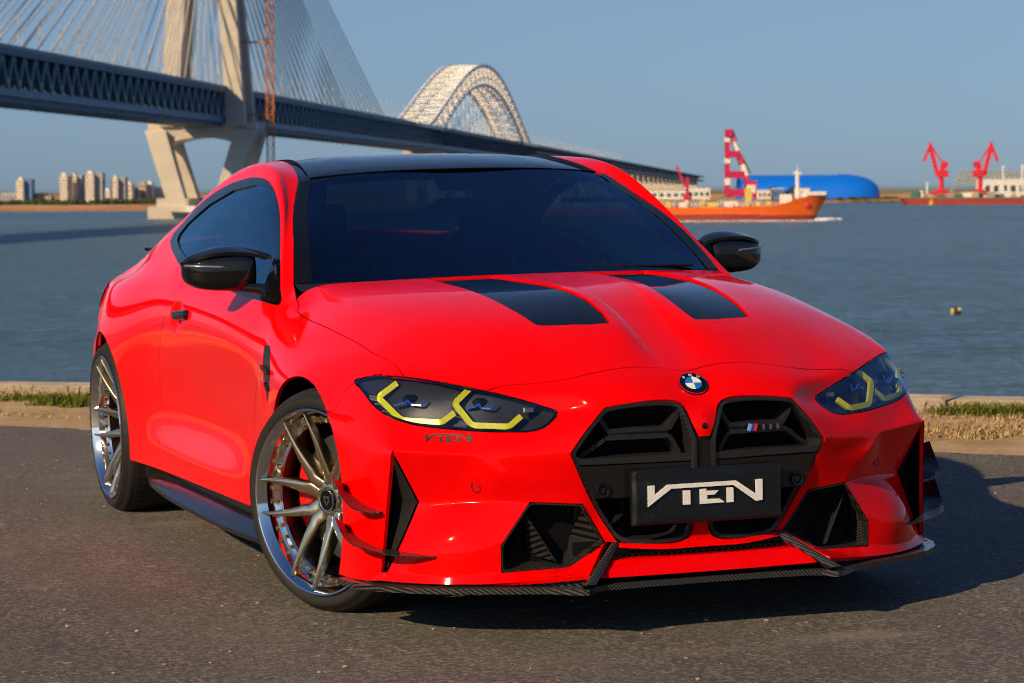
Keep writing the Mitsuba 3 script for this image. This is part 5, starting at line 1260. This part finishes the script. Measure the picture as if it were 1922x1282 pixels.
def cabin():
    W_ = np.array(UP['W'], float)
    side = W_[:4].copy(); side[0] = (.742, .673, .951)
    inset = lambda p, d: p - np.array([d, 0, 0])
    sd = spline([(.741, .672, .951), (.694, .837, 1.077), (.636, 1.038, 1.183), (.560, 1.222, 1.276)], 40)
    mid = spline([(0, .440, .962), (0, .700, 1.090), (0, .95, 1.206), (0, 1.16, 1.301)], 40)
    q = spline([(.42, .505, .960), (.40, .750, 1.089), (.385, .98, 1.201), (.345, 1.180, 1.299)], 40)
    rows = []
    for k in range(40):
        a = sd[k]; rows.append(CubicSpline([-a[0], -q[k][0], 0, q[k][0], a[0]], np.array([[a[1], a[2]], q[k][1:], mid[k][1:], q[k][1:], [a[1], a[2]]]))(np.linspace(-a[0], a[0], 61)))
    X = np.array([np.linspace(-sd[k][0], sd[k][0], 61) for k in range(40)]); S = np.concatenate([X[..., None], np.array(rows)], -1)
    nrm = np.array([0, -.6, .8]); S = S + nrm * .001
    C('windscreen', grid_mesh(S[:, 2:-2] * 1.0), 'windscreen_glass', smooth=True)
    C('screen_trim', grid_mesh(S[:, :3] + nrm * .003), 'gloss_black', smooth=30); C('screen_trim', grid_mesh(S[:, -3:] + nrm * .003), 'gloss_black', smooth=30)
    # dark ceramic border behind the glass
    I = S - nrm * .006
    C('screen_border', cat_mesh([grid_mesh(I[:, 2:6]), grid_mesh(I[:, -6:-2]), grid_mesh(I[:3]), grid_mesh(I[36:]), grid_mesh(I[31:37, 24:37])]), 'void_black', smooth=30)
    C('cowl', cat_mesh([grid_mesh(np.stack([S[0] - [0, .075, .022], S[0] + [0, .01, .001]]))]), 'satin_black', smooth=30)
    for s, pts in ((-1, [(-.30, .52, .975), (-.05, .50, .985), (.35, .52, .982)]), (1, [(.05, .49, .980), (.35, .52, .978), (.62, .60, .972)])):
        C('wiper', tube(spline(pts, 20), .006, 6), 'satin_black', smooth=True)
    # roof, black
    ys = [1.163, 1.24, 1.36, 1.55, 1.80, 2.05, 2.30, 2.48]; zc = [1.3015, 1.322, 1.342, 1.360, 1.3675, 1.363, 1.342, 1.312]
    ex = [.552, .543, .530, .502, .502, .507, .514, .530]; ey = [1.232, 1.28, 1.37, 1.60, 1.85, 2.1, 2.33, 2.47]; ez = [1.2775, 1.288, 1.307, 1.3385, 1.3385, 1.319, 1.280, 1.245]
    n = 60; y_ = np.linspace(0, 7, n); cy, cz = CubicSpline(range(8), ys)(y_), CubicSpline(range(8), zc)(y_); sx, sy, sz = (CubicSpline(range(8), a)(y_) for a in (ex, ey, ez))
    t = np.linspace(-1, 1, 81); R = np.empty((n, 81, 3))
    for k in range(n):
        u = np.abs(t) ** 2.1; R[k, :, 0] = t * sx[k]; R[k, :, 1] = cy[k] + (sy[k] - cy[k]) * u; R[k, :, 2] = cz[k] + (sz[k] - cz[k]) * np.abs(t) ** 2.4 + .004 * np.exp(-((np.abs(t) - .62) / .10) ** 2) * (k / n)
    R = R + [0, 0, .0015]
    lim = .945; a = np.argmin(np.abs(t + lim)); b = 80 - a
    C('roof', panel(*(lambda m: (m.vertices, m.faces))(grid_mesh(R[:, a:b + 1])), .0012, .01), 'gloss_black', smooth=True)
    C('roof_moulding', grid_mesh(R[:, :a + 1] - [0, 0, .002]), 'gloss_black', smooth=True); C('roof_moulding', grid_mesh(R[:, b:] - [0, 0, .002]), 'gloss_black', smooth=True)
    # rear window
    m0 = R[-1]; e0, e1 = np.array([.575, 2.82, 1.135]), np.array([.612, 3.05, 1.052]); m1 = np.stack([t * e1[0], 3.09 - .03 * t ** 2, 1.068 - .016 * t ** 2], 1); mm = np.stack([t * e0[0], 2.84 - .03 * t ** 2, 1.190 - .052 * np.abs(t) ** 2.2], 1)
    C('rear_window', grid_mesh(loft([m0[::4] + [0, .004, -.004], mm[::4], m1[::4]], 24, 41)), 'side_glass', smooth=True)
    C('spoiler', grid_mesh(loft([[(-.53, 3.60, .985), (0, 3.64, 1.0), (.53, 3.60, .985)], [(-.55, 3.70, 1.006), (0, 3.76, 1.032), (.55, 3.70, 1.006)], [(-.55, 3.71, .992), (0, 3.77, 1.02), (.55, 3.71, .992)]], 10, 30)), 'carbon_dark', smooth=30)
    # inside
    C('dashboard', grid_mesh(loft([[(-.70, .66, .93), (0, .50, .945), (.70, .66, .93)], [(-.70, 1.0, .955), (0, .98, .965), (.70, 1.0, .955)], [(-.70, 1.06, .90), (0, 1.06, .90), (.70, 1.06, .90)], [(-.70, 1.0, .5), (0, 1.0, .5), (.70, 1.0, .5)]], 20, 20)), 'interior', smooth=30)
    C('floor_pan', cat_mesh([box((-.76, .5, .26), (.76, 3.2, .28)), box((-.70, 2.35, .28), (.70, 2.75, .62)), grid_mesh(np.array([[(-.66, 2.62, .93), (.66, 2.62, .93)], [(-.62, 3.08, .985), (.62, 3.08, .985)]]))]), 'interior', smooth=False)
    C('headliner', grid_mesh(R[3:54, 8:73] - [0, 0, .03]), 'interior', smooth=True)
    for s in (-1, 1):
        K = numbered('sports_car__seat'); note(K, None)
        sx = s * .37
        C('backrest', cat_mesh([hull_box((sx - .24, 1.62, .50), (sx + .24, 1.74, 1.00), .05, lean=.18), hull_box((sx - .15, 1.78, 1.00), (sx + .15, 1.86, 1.19), .045, lean=.04)]), 'interior', K, 40)
        C('cushion', hull_box((sx - .24, 1.15, .40), (sx + .24, 1.66, .53), .05), 'interior', K, 40)
        C('rear_headrest', hull_box((sx - .20, 2.40, .86), (sx + .20, 2.50, 1.01), .04), 'interior', K, 40)
    wv = trimesh.creation.torus(.178, .014, 48, 10); wv.apply_transform(trimesh.transformations.rotation_matrix(math.radians(68), [1, 0, 0])); wv.apply_translation([.37, 1.17, .93]); C('steering_wheel', wv, 'satin_black', smooth=True)
    rm = hull_box((-.14, 1.02, 1.163), (.085, 1.04, 1.212), .018); C('rear_view_mirror', rm, 'satin_black', smooth=40)
    C('sensor_pod', hull_box((-.03, 1.10, 1.232), (.07, 1.16, 1.262), .012), 'satin_black', smooth=40)


def hull_box(lo, hi, r, lean=0):
    lo, hi = np.array(lo) + r * .5, np.array(hi) - r * .5; pts = []
    for i in range(8):
        c = np.array([hi[k] if i >> k & 1 else lo[k] for k in range(3)]); c[1] += lean * (1 if i >> 2 & 1 else 0)
        b = trimesh.creation.icosphere(2, r * .5); pts.append(b.vertices + c)
    return trimesh.convex.convex_hull(np.vstack(pts))


sides()
cabin()
for k_ in list(scene):
    if '__tread' in k_ or '__light_guide' in k_:
        labels.setdefault(k_, {})['kind'] = 'stuff'
